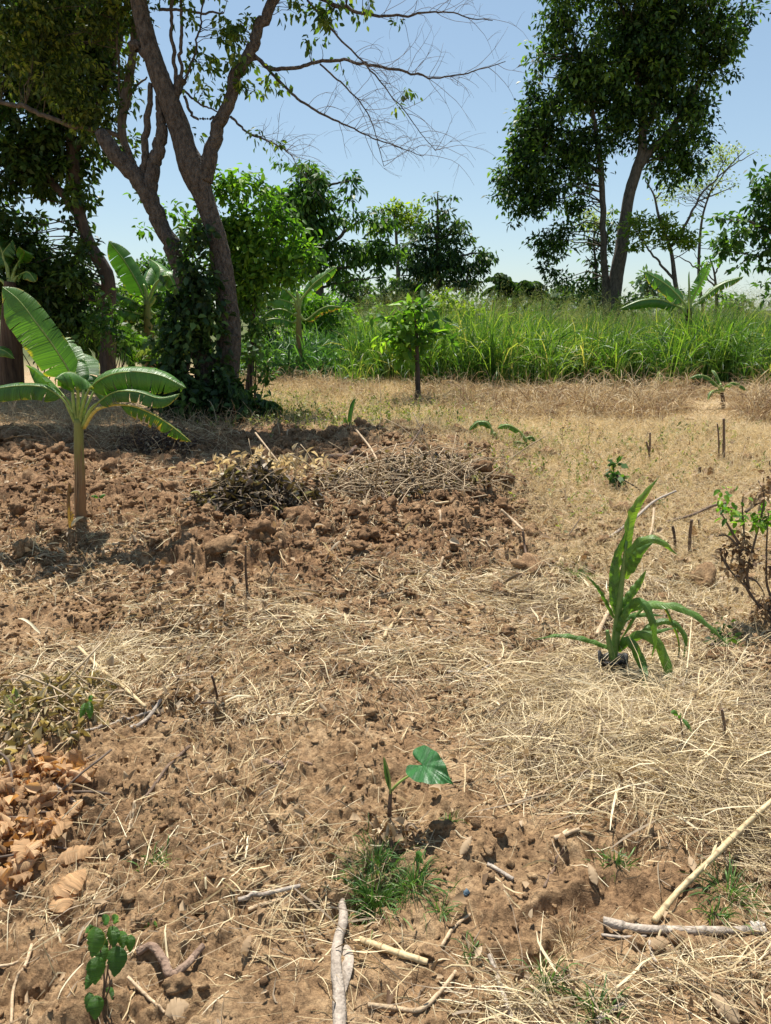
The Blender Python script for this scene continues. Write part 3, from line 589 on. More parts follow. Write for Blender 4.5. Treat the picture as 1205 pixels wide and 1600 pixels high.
tree('conical_tree', 'dark green conical tree with a thin topmost tuft in the middle of the skyline', 'tree', 33,
     [([(686, 490), (685, 440), (684, 380), (684, 330), (684, 300)], [5, 4.4, 3, 1.6, .8]), ([(685, 420), (720, 400), (765, 395)], [2, 1.5, .8]), ([(685, 400), (655, 385), (625, 380)], [2, 1.4, .7]), ([(685, 440), (730, 440), (755, 440)], [1.8, 1.2, .7]), ([(684, 375), (715, 365), (738, 370)], [1.6, 1.1, .6]), ([(685, 430), (650, 432), (625, 430)], [1.6, 1.1, .6])],
     [(684, 306, 9, 8, .8), (672, 312, 14, 5, .8), (697, 308, 10, 6, .7), (686, 330, 15, 8), (698, 336, 10, 6), (676, 355, 30, 12), (710, 350, 20, 12), (660, 375, 28, 14), (712, 378, 32, 14), (740, 368, 14, 10), (684, 395, 45, 16), (742, 388, 20, 12), (640, 400, 24, 14), (690, 415, 50, 16), (728, 420, 30, 16), (765, 396, 17, 8), (750, 408, 20, 10), (655, 420, 36, 16), (690, 438, 46, 14), (742, 440, 22, 12), (640, 440, 30, 14), (665, 458, 26, 12), (620, 395, 16, 10, .8)],
     'deep', .20, .07, 2.3, 20, .42, droop=.8, flat=.45, seed=8, depth=.8)
tree('drooping_tree', 'big green tree with drooping leaf clusters behind the leafy bush beside the forked trunk', 'tree', 27,
     [([(500, 520), (498, 450), (490, 380), (480, 310), (478, 270)], [8, 7, 5, 3, 1.5]), ([(494, 400), (530, 370), (560, 345)], [3.5, 2.5, 1.2]), ([(497, 430), (545, 415), (585, 400)], [3, 2, 1]), ([(490, 370), (455, 330), (430, 290)], [3, 2, 1]), ([(482, 320), (515, 290), (550, 282)], [2.6, 1.8, .8]), ([(498, 450), (540, 440), (600, 432)], [2, 1.4, .6])],
     [(440, 262, 28, 13), (480, 258, 30, 12), (455, 285, 40, 18), (500, 280, 36, 16), (535, 290, 26, 14), (549, 278, 12, 9), (470, 310, 48, 20), (515, 315, 36, 16), (440, 330, 40, 24), (495, 345, 44, 18), (540, 345, 30, 14), (575, 330, 20, 14), (590, 350, 26, 16), (500, 375, 50, 18), (555, 378, 36, 16), (585, 380, 26, 12), (605, 395, 24, 10), (560, 400, 40, 14), (520, 405, 40, 16), (580, 420, 22, 10, .7), (600, 434, 18, 8, .6), (450, 380, 40, 24), (480, 420, 40, 20), (470, 350, 50, 30, 1.1), (520, 290, 34, 20, 1), (590, 400, 26, 14, 1), (560, 365, 40, 20, 1.1), (540, 425, 40, 14, .95), (430, 300, 36, 26, 1)],
     'mid', .20, .075, 2.7, 24, .38, droop=.85, flat=.55, seed=9, depth=.9)
tree('feathery_tree', 'thin pale leaved tree with open forked branches behind the tall tree on the right', 'tree', 30,
     [([(1062, 490), (1055, 440), (1048, 390), (1030, 340), (1022, 305), (1008, 282)], [3.6, 3.2, 2.5, 1.8, 1.2, .6]), ([(1049, 385), (1075, 345), (1095, 305), (1120, 280), (1165, 235)], [2.4, 1.9, 1.4, 1, .5]), ([(1056, 440), (1030, 410), (1010, 385), (990, 355)], [2, 1.6, 1.1, .6]), ([(1024, 312), (1035, 300)], [1.2, .6]), ([(1090, 315), (1125, 300), (1150, 290)], [1.1, .7, .4])],
     [(1010, 350, 30, 15, .7), (1040, 360, 30, 14), (1075, 362, 30, 14), (1105, 375, 30, 12), (1000, 375, 24, 14, .8), (1060, 378, 40, 12), (1130, 385, 24, 10, .8), (985, 350, 16, 20, .5), (1035, 340, 24, 10, .5), (1080, 345, 20, 12, .6)], 'lime', .14, .07, 2.3, 18, .30, bark='bark_pale', flat=.35, droop=.1, seed=10, depth=.8)
tree('airy_tree', 'see-through tree of tiny pale yellow leaves above the feathery one, right of the tall tree', 'tree', 34,
     [([(1098, 488), (1092, 430), (1096, 350), (1110, 300), (1130, 255)], [2.4, 2.2, 1.6, 1.1, .6]), ([(1108, 305), (1140, 262), (1180, 238)], [1, .8, .4])],
     [(1150, 238, 34, 13, .22), (1125, 258, 30, 16, .25), (1090, 285, 36, 16, .2), (1125, 290, 26, 14, .2), (1060, 300, 40, 16, .12), (1135, 232, 16, 9, .3), (1180, 240, 10, 7, .3), (925, 340, 24, 26, .3), (1030, 315, 26, 14, .12)], 'pale', .10, .05, 2.6, 12, .35, bark='bark_pale', flat=.5, droop=.2, twigs=.6, r0=.012, seed=11)
tree('leafy_tree', 'bushy green tree with hanging leaf tips at the right edge of the view', 'tree', 21,
     [([(1225, 500), (1222, 420), (1212, 360), (1205, 300)], [7, 6, 4, 2]), ([(1214, 370), (1180, 350), (1140, 345)], [2.6, 1.8, .8]), ([(1218, 395), (1190, 400), (1150, 395)], [2.2, 1.5, .7])],
     [(1195, 282, 20, 14, .8), (1200, 310, 24, 18), (1185, 335, 26, 16), (1215, 350, 30, 30), (1160, 345, 26, 13), (1128, 338, 18, 9, .8), (1170, 365, 34, 15), (1140, 372, 30, 12), (1195, 385, 26, 16), (1150, 395, 22, 10, .7), (1185, 420, 26, 14, .4), (1200, 445, 22, 14, .25), (1225, 300, 20, 30), (1160, 418, 20, 8, .3), (1190, 462, 24, 9, .15)], 'mid', .16, .07, 2.5, 20, .26, droop=.5, seed=12, depth=.8)
tree('bare_tree', 'small nearly bare tree with a leafy tuft behind the banana plant in the grass', 'tree', 24,
     [([(1120, 500), (1119, 455), (1116, 425), (1108, 400)], [2.6, 2, 1.3, .6]), ([(1116, 430), (1128, 408), (1138, 385)], [1.3, .9, .4]), ([(1119, 450), (1095, 425), (1070, 405), (1050, 398)], [1.3, 1, .7, .3]), ([(1117, 440), (1095, 415), (1085, 395)], [1, .7, .3])],
     [(1105, 408, 11, 8, 1), (1122, 470, 20, 14, 1.2)], 'bright', .12, .06, 2.6, 16, .22, seed=13, bark='bark_pale')
tree('slender_leafy_tree', 'dark hanging leaved small tree seen between the two stems of the tall tree', 'tree', 37,
     [([(930, 490), (932, 430), (928, 380), (930, 340)], [2.4, 2, 1.4, .6]), ([(931, 420), (915, 400)], [1, .5]), ([(930, 390), (950, 372)], [1, .5])],
     [(940, 355, 20, 14, .7), (925, 378, 24, 9, .8), (950, 385, 16, 9, .7), (925, 400, 22, 8, .8), (935, 425, 20, 9, .8), (920, 440, 26, 9), (930, 455, 30, 14), (955, 350, 14, 24, .4), (945, 470, 40, 12), (900, 462, 26, 10)], 'dark', .20, .08, 2.4, 18, .3, droop=.5, seed=14)
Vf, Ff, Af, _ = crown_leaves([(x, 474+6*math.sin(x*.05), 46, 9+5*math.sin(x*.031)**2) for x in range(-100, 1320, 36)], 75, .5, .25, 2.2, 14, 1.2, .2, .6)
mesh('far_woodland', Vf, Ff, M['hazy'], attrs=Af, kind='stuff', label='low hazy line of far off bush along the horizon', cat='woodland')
# ---- the tall tree on the right
tree('tall_tree', 'tall dark leaning tree with two grey stems and a high ragged crown on the right', 'tree', 32,
     [([(957, 500), (958, 465), (966, 415), (975, 360), (982, 310), (995, 265), (1004, 225), (1000, 150), (985, 60)], [12, 11, 9.6, 8.8, 8, 7.5, 6, 4.5, 2.8]),
      ([(947, 500), (946, 440), (943, 370), (941, 300), (936, 240), (925, 170), (905, 90)], [5.5, 5.2, 4.6, 4.2, 3.8, 2.8, 1.5]),
      ([(997, 262), (1020, 232), (1048, 205), (1080, 150), (1110, 90)], [7, 6, 4.5, 3, 1.5]), ([(1003, 215), (1030, 150), (1040, 70)], [5, 3.6, 2]), ([(939, 270), (905, 250), (850, 230)], [3, 2.2, 1]), ([(1000, 180), (1060, 120), (1110, 60)], [4, 3, 1.4])],
     [(900, 20, 50, 34), (960, 10, 60, 40, 1.2), (1030, 15, 60, 44, 1.2), (1100, 20, 50, 30), (1150, 28, 26, 22, .9), (1130, 60, 34, 34, .9), (1120, 105, 24, 24, .8), (1080, 70, 46, 44, .85), (880, 60, 34, 28), (930, 75, 56, 44, 1.2), (1000, 80, 60, 50, 1), (860, 95, 30, 26), (900, 120, 50, 36, 1.2), (960, 140, 56, 40, 1.1), (850, 140, 34, 22), (1040, 130, 44, 40, .8), (1090, 115, 24, 30, .5), (830, 175, 30, 24), (880, 175, 50, 34, 1.2), (940, 190, 44, 30, 1),
      (815, 205, 28, 26), (860, 215, 50, 32, 1.2), (915, 225, 36, 30, 1.1), (800, 240, 26, 20), (845, 250, 50, 28, 1.2), (905, 262, 36, 28, 1.1), (800, 275, 26, 22), (850, 285, 50, 28, 1.1), (905, 300, 28, 26, 1), (810, 310, 34, 20), (860, 318, 42, 20, 1), (900, 325, 26, 18, .8), (825, 338, 30, 14, .8), (875, 352, 38, 22, 1), (862, 378, 34, 20, .95), (872, 400, 30, 18, .95), (852, 420, 24, 16, .95), (872, 434, 20, 14, 1), (895, 365, 24, 20, .9),
      (1010, 180, 36, 30, .75), (1060, 180, 44, 36, 1), (1085, 160, 26, 30, .7), (1095, 195, 22, 26, .9), (1040, 215, 34, 24, .9), (1080, 225, 34, 24, 1.1), (1050, 248, 36, 20, 1), (1085, 255, 22, 18, 1), (1030, 260, 22, 14, .6), (1045, 280, 20, 12, .6), (1075, 278, 14, 8, .5), (975, 205, 24, 18, .6), (990, 230, 14, 12, .4), (1048, 295, 8, 8, .5),
      (1000, 110, 60, 50, 1.1), (1030, 60, 60, 50, 1.1), (975, 170, 40, 30, 1), (1010, 150, 40, 36, 1), (950, 100, 60, 60, 1), (950, -60, 110, 50, 1.1), (1060, -50, 90, 44, 1.1), (1000, -120, 90, 40, 1)],
     'tall', .17, .075, 2.6, 24, .42, droop=.45, flat=.7, seed=15, bark='bark_pale', depth=1.0, r0=.03, sides=16, branch='branch')
# ---- dark mass on the left
tree('spreading_tree', 'huge dark spreading tree filling the left edge above the banana plants', 'tree', 14,
     [([(168, 560), (170, 450), (160, 415), (142, 385), (126, 340), (118, 290), (110, 200), (100, 100), (90, -60)], [11, 10, 10, 9, 8, 8, 7, 6, 5]), ([(125, 340), (80, 280), (30, 220), (-40, 180)], [6, 5, 4, 3]), ([(115, 240), (160, 150), (190, 60)], [5, 4, 3])],
     [(20, 20, 80, 50, 1.2), (90, 30, 70, 50, 1.1), (150, 40, 50, 46, .8), (40, 90, 80, 50, 1.2), (110, 100, 60, 46, 1), (160, 90, 36, 40, .8), (20, 150, 60, 44, 1.1), (80, 150, 60, 40, 1), (150, 140, 44, 40, .8), (185, 200, 26, 20, .4), (165, 245, 26, 20, .7), (180, 130, 30, 40, .35), (190, 50, 36, 36, .35), (40, 205, 60, 40, 1), (110, 200, 44, 34, .9), (150, 190, 34, 26, .7), (30, 260, 60, 44, 1.4), (90, 255, 50, 36, 1.2), (125, 245, 26, 26, 1), (30, 310, 60, 44, 1.4), (85, 305, 46, 36, 1.3), (118, 300, 26, 26, 1), (30, 365, 50, 44, 1.4), (80, 360, 46, 40, 1.4), (110, 355, 28, 30, 1.1), (50, 420, 60, 40, 1.4), (100, 415, 36, 36, 1.2), (60, 470, 60, 34, 1.3), (115, 465, 28, 26, 1), (140, 320, 10, 14, .8), (132, 385, 22, 18, .9, -.6), (120, 440, 30, 22, 1, -.6), (60, 520, 60, 24, 1, .5), (20, 500, 50, 40, 1.1), (95, 500, 46, 40, 1.1), (70, 450, 60, 40, 1.2), (125, 510, 30, 30, 1), (20, 440, 50, 40, 1.2), (110, 20, 90, 60, 1), (30, 180, 70, 60, 1.1),
      (-60, 60, 70, 90, 1), (-60, 220, 60, 90, 1), (-50, 370, 60, 80, 1), (40, -70, 150, 60, 1, -1.5), (180, -100, 120, 60, .9, -2), (40, -180, 170, 70, .95, -2), (200, -240, 170, 70, .9, -2.5), (60, -330, 200, 80, .9, -2)],
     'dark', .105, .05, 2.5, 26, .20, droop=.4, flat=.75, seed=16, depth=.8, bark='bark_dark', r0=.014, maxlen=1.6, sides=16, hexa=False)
tree('branching_tree', 'olive green tree with thin tan stems, left of the forked trunk', 'tree', 11.8,
     [([(330, 640), (284, 430), (240, 325), (205, 250), (190, 200), (200, 130), (208, 80), (216, -30)], [5, 5, 5, 5, 6, 6, 5, 4]), ([(193, 214), (150, 203), (90, 190), (40, 168), (-10, 158)], [3.6, 3.4, 3.2, 3, 2.6]), ([(195, 190), (182, 80), (184, -20)], [1.8, 1.5, 1.2]), ([(190, 215), (205, 150), (230, 120)], [2, 1.5, 1])],
     [(30, 60, 60, 50, .5), (100, 50, 60, 50, .5), (165, 50, 44, 44, .55), (60, 120, 60, 34, .5), (130, 120, 50, 30, .5), (170, 105, 30, 24, .5), (130, 165, 44, 20, .5), (160, 185, 30, 14, .6), (90, 150, 40, 20, .3), (195, 60, 20, 40, .4), (60, 20, 80, 40, .5), (160, 10, 60, 34, .5), (190, 150, 20, 26, .4), (100, -70, 120, 50, .6), (205, 110, 26, 40, .3), (205, 30, 30, 34, .4), (185, 235, 30, 16, .35), (150, 205, 40, 16, .5), (110, 170, 50, 24, .6), (240, 20, 26, 30, .2), (60, 60, 70, 50, .5), (140, 80, 50, 40, .5)],
     'olive', .08, .038, 2.2, 15, .15, droop=.5, flat=.7, seed=17, depth=.7, bark='bark_pale', r0=.006, maxlen=.9, hexa=True)
tree('background_tree', 'small bright green tree far off in the gap left of the forked trunk', 'tree', 38,
     [([(232, 520), (232, 440), (235, 400)], [3, 2, 1])], [(240, 415, 26, 14), (215, 430, 26, 16), (250, 440, 30, 20), (215, 455, 30, 18), (190, 450, 20, 20)], 'mid', .22, .10, 3.2, 20, .5, seed=18)
# ---- the forked tree
FY = 10.9
root, FL = tree('forked_tree', 'big forked tree with rough brown bark rising over the left of the field', 'tree', FY,
     [([(352, 668), (350, 640), (352, 600), (358, 545), (356, 490), (348, 430), (340, 380), (326, 330), (312, 290), (300, 262), (290, 235), (280, 200), (262, 150), (246, 110), (230, 60), (214, -10), (200, -90)], [38, 27, 20, 18, 16.5, 15, 14, 13.5, 16, 18, 16, 14.5, 13.5, 12.5, 11.5, 10.5, 10]),
      ([(330, 645), (322, 580), (312, 520), (298, 470), (282, 420), (262, 370), (242, 330), (228, 296), (205, 268), (182, 243), (166, 220), (156, 205)], [20, 16, 14, 13, 12, 11.5, 12, 13.5, 11.5, 11, 10, 7.5]),
      ([(316, 282), (328, 240), (342, 195), (358, 155), (372, 115), (392, 75), (412, 35), (436, -10), (470, -70)], [15, 10, 9, 8.5, 8.5, 7.5, 7, 6, 5]),
      ([(232, 300), (238, 272), (246, 240), (252, 205), (246, 150)], [11, 10, 9, 8, 3]),
      ([(222, 290), (226, 245), (230, 190), (236, 130)], [6, 5, 4.5, 3]), ([(218, 285), (204, 250), (196, 222)], [5, 4.5, 3.5]),
      ([(266, 180), (272, 150), (286, 122)], [9, 7, 6.5]), ([(240, 92), (222, 78), (206, 66)], [8, 7, 6.5]),
      ([(275, 130), (272, 60), (268, -20)], [2.6, 2.3, 1.8]), ([(283, 125), (282, 50), (284, -20)], [2.4, 2, 1.6]), ([(288, 128), (305, 80), (316, 20), (318, -10)], [1.6, 1.3, 1, .7]),
      ([(378, 100), (400, 92), (425, 106), (470, 104), (530, 94), (600, 106), (660, 118), (720, 118), (790, 96)], [3.2, 2.6, 2.6, 2.2, 1.9, 1.6, 1.2, .8, .4]),
      ([(462, -30), (500, -4), (560, 20), (620, 24), (680, 18), (770, 32)], [3, 2.6, 2, 1.5, 1, .4]),
      ([(392, 80), (420, 110), (455, 143), (500, 178), (550, 200), (600, 222), (660, 244)], [2, 1.8, 1.6, 1.4, 1, .7, .35]),
      ([(360, 182), (385, 205), (412, 218), (440, 232), (458, 244)], [1.6, 1.3, 1.1, .7, .4]),
      ([(288, 150), (300, 180), (315, 188), (335, 182)], [2, 1.6, 1.6, 1.2]), ([(286, 140), (310, 160), (345, 178)], [1.5, 1.2, .7]), ([(250, 15), (300, 18), (350, 20)], [1.8, 1.5, 1]),
      ([(480, 0), (530, 60), (580, 110), (620, 160), (680, 235)], [1.4, 1.1, .9, .6, .3]), ([(500, 100), (545, 140), (580, 190), (600, 260)], [1.1, .9, .6, .3])],
     [(330, 50, 26, 14, .5), (365, 45, 34, 18, .55), (400, 30, 20, 14, .5), (345, 90, 30, 12, .55), (370, 100, 26, 16, .6), (320, 100, 20, 10, .4), (385, 140, 22, 10, .4), (335, 130, 22, 10, .3), (440, 118, 26, 12, .5), (430, 135, 18, 8, .5), (345, 150, 16, 8, .35), (300, 80, 20, 30, .15), (285, 30, 30, 24, .2), (405, 212, 10, 8, .5), (440, 222, 26, 6, .25), (520, 10, 30, 10, .7), (510, 36, 14, 14, .7), (500, 60, 14, 8, .3), (470, 68, 20, 10, .25), (565, 22, 20, 10, .3), (625, 30, 12, 12, .3), (620, 180, 10, 10, .25), (560, 95, 30, 8, .12), (650, 140, 40, 12, .1), (440, 10, 40, 12, .4), (310, 150, 20, 16, .15),
      (300, 205, 8, 10, .3), (260, -60, 90, 40, 1), (420, -80, 90, 40, .6), (330, -170, 150, 60, 1.2), (240, -160, 130, 60, 1.2), (560, -50, 60, 24, .3)],
     'sprig', .085, .042, 2.8, 8, .12, droop=.9, flat=.8, seed=19, depth=1.2, r0=.005, hexa=True, maxlen=1.2, twigs=.9, sides=22)
# bare hanging twigs on its long right branches
sp_pts = []
for l in FL[11:14]+FL[18:20]+FL[14:15]:
    sp_pts.append(l[int(len(l)*.35):, :3])
sp_pts = np.concatenate(sp_pts); NT = 130; k = RNG.integers(0, len(sp_pts), NT); b0 = sp_pts[k]
dd = np.stack([np.abs(RNG.normal(.9, .5, NT)), RNG.normal(0, .5, NT), RNG.normal(.1, .55, NT)], -1)
C = grow(b0, dd, RNG.uniform(.2, .95, NT), 9, .12*RNG.choice([-1, 1, 1], NT), .10)
C2 = grow(C[:, 5].repeat(2, 0), rdir(2*NT)+[.5, 0, 0], RNG.uniform(.1, .4, 2*NT), 6, .1, .12)
pa = tubes(C, np.linspace(.0036, .0013, 9)[None]*np.ones((NT, 1)), 4); pc = tubes(C2, np.linspace(.002, .0011, 6)[None]*np.ones((2*NT, 1)), 3)
V, F, A = cat_parts([pa, pc]); mesh('hanging_twigs', V, F, M['twig'], root, attrs=A, kind='stuff')

def vine(name, label, Y, blobs, mat, L, Wd, cover, rc, seed, stems, cat='climbing plant', per=20, droop=.4, hexa=True, bark='bark_dark'):
    c = P(blobs[0][0], blobs[0][1], Y); r = thing(name, (c[0], Y, float(ground_h(c[0], Y))), label, cat)
    V, F, A, CC = crown_leaves(blobs, Y, L, Wd, cover, per, rc, droop, .8, .7, hexa, seed)
    mesh('foliage', V, F, M[mat], r, attrs=A); lm = []
    for pts, rad in stems:
        o, Cr = limb_mesh('stem', pts, rad, Y, M[bark], r, 7, .05); lm.append(Cr)
    return r
vine('climbing_vine', 'dark leafy creeper wrapped round the foot of the forked trunk', FY-.3, [(285, 500, 34, 34, 1.1), (275, 545, 40, 40, 1.1), (290, 590, 46, 40, 1.1), (300, 630, 50, 34, 1.1), (320, 655, 60, 22, 1), (300, 455, 30, 28, 1), (330, 560, 26, 50, .8), (345, 620, 40, 40, .8), (330, 500, 20, 40, .7), (325, 440, 16, 30, .5), (380, 640, 26, 30, .5), (255, 600, 26, 40, .7), (300, 410, 20, 24, .7), (305, 375, 24, 20, .8), (395, 560, 12, 50, .4)],
     'deep', .10, .065, 3.6, .17, 21, [([(300, 660), (290, 600), (300, 520), (290, 450)], [3, 2.5, 2, 1])], droop=.5)
vine('climbing_shrub', 'bright leafy shrub growing against the right side of the forked trunk', FY+.9, [(350, 292, 26, 18, .9), (385, 290, 34, 18), (345, 320, 34, 24), (400, 320, 46, 26), (380, 355, 50, 30), (430, 350, 40, 26), (400, 390, 50, 28), (445, 385, 34, 24), (395, 425, 44, 26), (440, 418, 36, 22), (348, 350, 26, 40, 1.1), (352, 420, 26, 44, 1.1), (372, 470, 26, 26, 1), (340, 300, 22, 20, 1), (300, 345, 26, 26, .8), (270, 330, 20, 14, .4), (305, 385, 22, 24, .7), (400, 455, 36, 20, .8), (455, 360, 24, 18, .7), (350, 380, 26, 40, .8), (470, 400, 26, 30), (420, 300, 30, 18, .8), (415, 440, 50, 24), (360, 430, 30, 40, .95), (240, 310, 20, 8, .3), (230, 352, 26, 6, .35)],
     'bright', .10, .05, 2.3, .18, 22, [([(385, 640), (392, 540), (395, 450), (390, 380), (385, 310)], [5, 4, 3.5, 2.5, 1]), ([(394, 430), (430, 390), (450, 360)], [2, 1.4, .7])], cat='shrub', droop=.4)
# ---- bushes
def bush(name, label, Y, blobs, mat, L=.09, Wd=.045, cover=2.6, rc=.2, seed=0, group=None, droop=.3, per=20, bark='bark_dark', cat='bush', hexa=False):
    px, py = blobs[0][0], max(b[1]+b[3] for b in blobs); x = P(px, py, Y)[0]
    r = thing(name, on_ground(x, Y), label, cat, group)
    V, F, A, CC = crown_leaves(blobs, Y, L, Wd, cover, per, rc, droop, .7, .9, hexa, seed); mesh('foliage', V, F, M[mat], r, attrs=A)
    n = 7; t = CC[RNG.integers(0, len(CC), n)]; b = on_ground(x, Y)+RNG.normal(0, .06, (n, 3))*[1, 1, 0]
    tt = np.linspace(0, 1, 6)[None, :, None]; C = b[:, None]*(1-tt)+t[:, None]*tt+np.sin(tt*PI)*RNG.normal(0, .05, (n, 1, 3))
    V, F, A = tubes(C, np.linspace(.014, .004, 6)[None]*np.ones((n, 1)), 5); mesh('stems', V, F, M[bark], r, attrs=A); return r
bush('dark_bush', 'dark green thicket at the left edge behind the front banana plant', 15.5, [(60, 505, 60, 30), (20, 480, 50, 40), (110, 500, 40, 34), (90, 540, 50, 20, .7), (140, 470, 30, 30)], 'deep', .11, .055, 2.6, .24, 31)
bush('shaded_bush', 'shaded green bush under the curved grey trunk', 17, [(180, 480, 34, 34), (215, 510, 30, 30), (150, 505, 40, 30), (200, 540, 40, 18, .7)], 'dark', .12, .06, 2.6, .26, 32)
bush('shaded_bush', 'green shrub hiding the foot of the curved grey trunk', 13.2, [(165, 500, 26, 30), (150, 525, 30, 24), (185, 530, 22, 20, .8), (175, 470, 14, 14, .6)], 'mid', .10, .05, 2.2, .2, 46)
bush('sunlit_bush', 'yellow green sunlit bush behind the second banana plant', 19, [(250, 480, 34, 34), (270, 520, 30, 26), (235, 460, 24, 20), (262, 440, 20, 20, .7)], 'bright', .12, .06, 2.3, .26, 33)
bush('lime_bush', 'lime green shrub standing up through the grass below the conical tree', 22, [(690, 475, 26, 16), (670, 490, 24, 18), (715, 485, 24, 20), (700, 500, 40, 14), (745, 490, 22, 16, .8), (690, 462, 14, 8, .7)], 'lime', .13, .055, 2.2, .26, 34)
bush('leafy_bush', 'wide bright green bush right of the third banana plant', 20, [(500, 490, 36, 22), (530, 505, 40, 20), (470, 480, 26, 26), (560, 515, 36, 20, .9), (515, 470, 26, 16, .8), (440, 500, 26, 30)], 'bright', .12, .05, 2.5, .25, 35, droop=.5)
bush('low_bush', 'dark low bush between the forked trunk and the third banana plant', 17.8, [(425, 505, 30, 26), (415, 545, 26, 28), (445, 550, 30, 24), (440, 475, 22, 20)], 'deep', .11, .05, 2.6, .22, 36)
bush('low_bush', 'leafy undergrowth hugging the right side of the big forked trunk', FY+.8, [(396, 500, 22, 28), (400, 545, 20, 26), (405, 590, 22, 20, .9), (392, 460, 18, 24)], 'mid', .09, .045, 2.4, .16, 47)
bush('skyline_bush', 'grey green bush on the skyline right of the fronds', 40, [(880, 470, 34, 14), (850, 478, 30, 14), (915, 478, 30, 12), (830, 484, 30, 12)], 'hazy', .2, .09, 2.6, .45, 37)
bush('skyline_bush', 'small green bush at the foot of the tall leaning tree', 30, [(905, 452, 22, 12), (925, 462, 20, 12), (985, 478, 26, 10)], 'mid', .18, .08, 2.6, .4, 38)
bush('skyline_bush', 'round bush under the round dark skyline tree left of the sapling', 36, [(560, 488, 40, 12), (600, 490, 36, 10), (520, 492, 30, 12)], 'mid', .2, .09, 2.6, .4, 39)
bush('dry_bush', 'half dry brown and green bush at the right edge of the field', 11.8, [(1190, 640, 30, 14, .6), (1215, 620, 26, 24, .8), (1160, 648, 20, 8, .4)], 'litter', .07, .03, 2, .12, 40)
bush('weed_clump', 'dark green weed clump to the right of the sapling', 11.9, [(722, 640, 22, 16, .8), (735, 655, 22, 12, .8), (700, 650, 16, 10, .5)], 'dark', .06, .03, 2, .1, 41, cat='weed')
bush('weed_clump', 'low dark weed clump beside the two upright stakes', 9.6, [(1055, 680, 36, 14, .8), (1030, 690, 22, 9, .5), (1085, 684, 20, 10, .6)], 'dark', .06, .025, 1.7, .1, 42, cat='weed')
bush('weed_clump', 'tangled weed clump below the wilted banana sprout', 8.6, [(830, 700, 24, 16, .8), (845, 712, 20, 12, .7)], 'dark', .06, .035, 1.7, .09, 43, cat='weed')
bush('leafy_weed', 'small round leafed weed alone in the dry grass behind the corn plant', GY(766), [(965, 742, 14, 16, 1), (962, 755, 18, 12, 1), (963, 720, 5, 10, .8)], 'mid', .06, .04, 2, .06, 44, cat='weed')
bush('dark_weed', 'dark weed clump low on the soil to the right of the corn plant', GY(1010), [(1130, 985, 26, 14, .7), (1110, 1000, 22, 12, .7), (1150, 1000, 16, 8, .5)], 'dark', .03, .015, 1.6, .04, 45, cat='weed')
# palms
def palm(name, label, Y, c, n, L, mat, seed, base_h=None, wd=.035, ll=.35, upb=.9, cat='palm'):
    o = P(c[0], c[1], Y); r = thing(name, on_ground(o[0], Y), label, cat)
    rs = np.random.default_rng(seed)
    g = on_ground(o[0], Y); Cs = np.stack([g, (g+o)/2, o])[None]; V, F, A = tubes(Cs, np.full((1, 3), .12 if L > 1.5 else .03), 8); mesh('trunk', V, F, M['bark_dark'], r, attrs=A, smooth=True)
    for k in range(n):
        a = rs.random()*2*PI; d = np.array([[math.cos(a), math.sin(a), rs.uniform(.2, 1.8)*upb]])
        C = grow(o[None], d, [L*rs.uniform(.75, 1.1)], 16, .12, .01); T = nrm(np.gradient(C[0], axis=0)); S = nrm(np.cross(T, [0, 0, 1]))
        a1 = tubes(C, np.linspace(.02, .005, 16)[None]*(1 if L > 1.5 else .5), 4)
        Cf = np.stack([np.interp(np.linspace(2, 15, 44), np.arange(16), C[0, :, j]) for j in range(3)], 1); Tf = nrm(np.gradient(Cf, axis=0)); Sf = nrm(np.cross(Tf, [0, 0, 1]))
        base = np.concatenate([Cf, Cf]); ax = np.concatenate([Sf, -Sf])+np.concatenate([Tf, Tf])*.7+RNG.normal(0, .12, (88, 3)); ax[:, 2] -= .35
        pr = np.concatenate([np.sin(np.linspace(.3, 2.9, 44))]*2); q = grow(base, ax, ll*pr*L/2, 4, .25, .03)
        a2 = ribbons(q, np.array([.7, 1, .8, .15])*np.full((88, 1), wd*L/2), np.repeat(np.array([[0, 0, 1.]]), 88, 0)+RNG.normal(0, .5, (88, 3)))
        V, F, A = cat_parts([a1, a2]); mesh('frond', V, F, M[mat], r, attrs=A)
palm('palm', 'feathery dark palm on the skyline below the tall tree crown', 36, (805, 462), 26, 1.75, 'deep', 51, wd=.12, ll=.5)
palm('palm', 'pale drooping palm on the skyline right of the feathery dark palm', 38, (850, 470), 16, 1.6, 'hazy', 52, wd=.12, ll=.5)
palm('palm_seedling', 'young palm with arching green fronds behind the front banana plant', 15.5, (150, 545), 14, 1.1, 'mid', 53, wd=.08, ll=.6)
palm('palm_seedling', 'smaller young palm fronds left of the second banana stem', 15.8, (200, 548), 10, .9, 'bright', 54, wd=.08, ll=.6)
palm('palm_seedling', 'pale low palm fronds between the second banana stem and the forked trunk', 15.2, (258, 556), 9, .7, 'pale', 55, wd=.08, ll=.6)
palm('fern_clump', 'dark spiky fronds growing at the right foot of the forked trunk', FY, (385, 640), 14, .75, 'deep', 56, wd=.09, ll=.5, cat='fern')
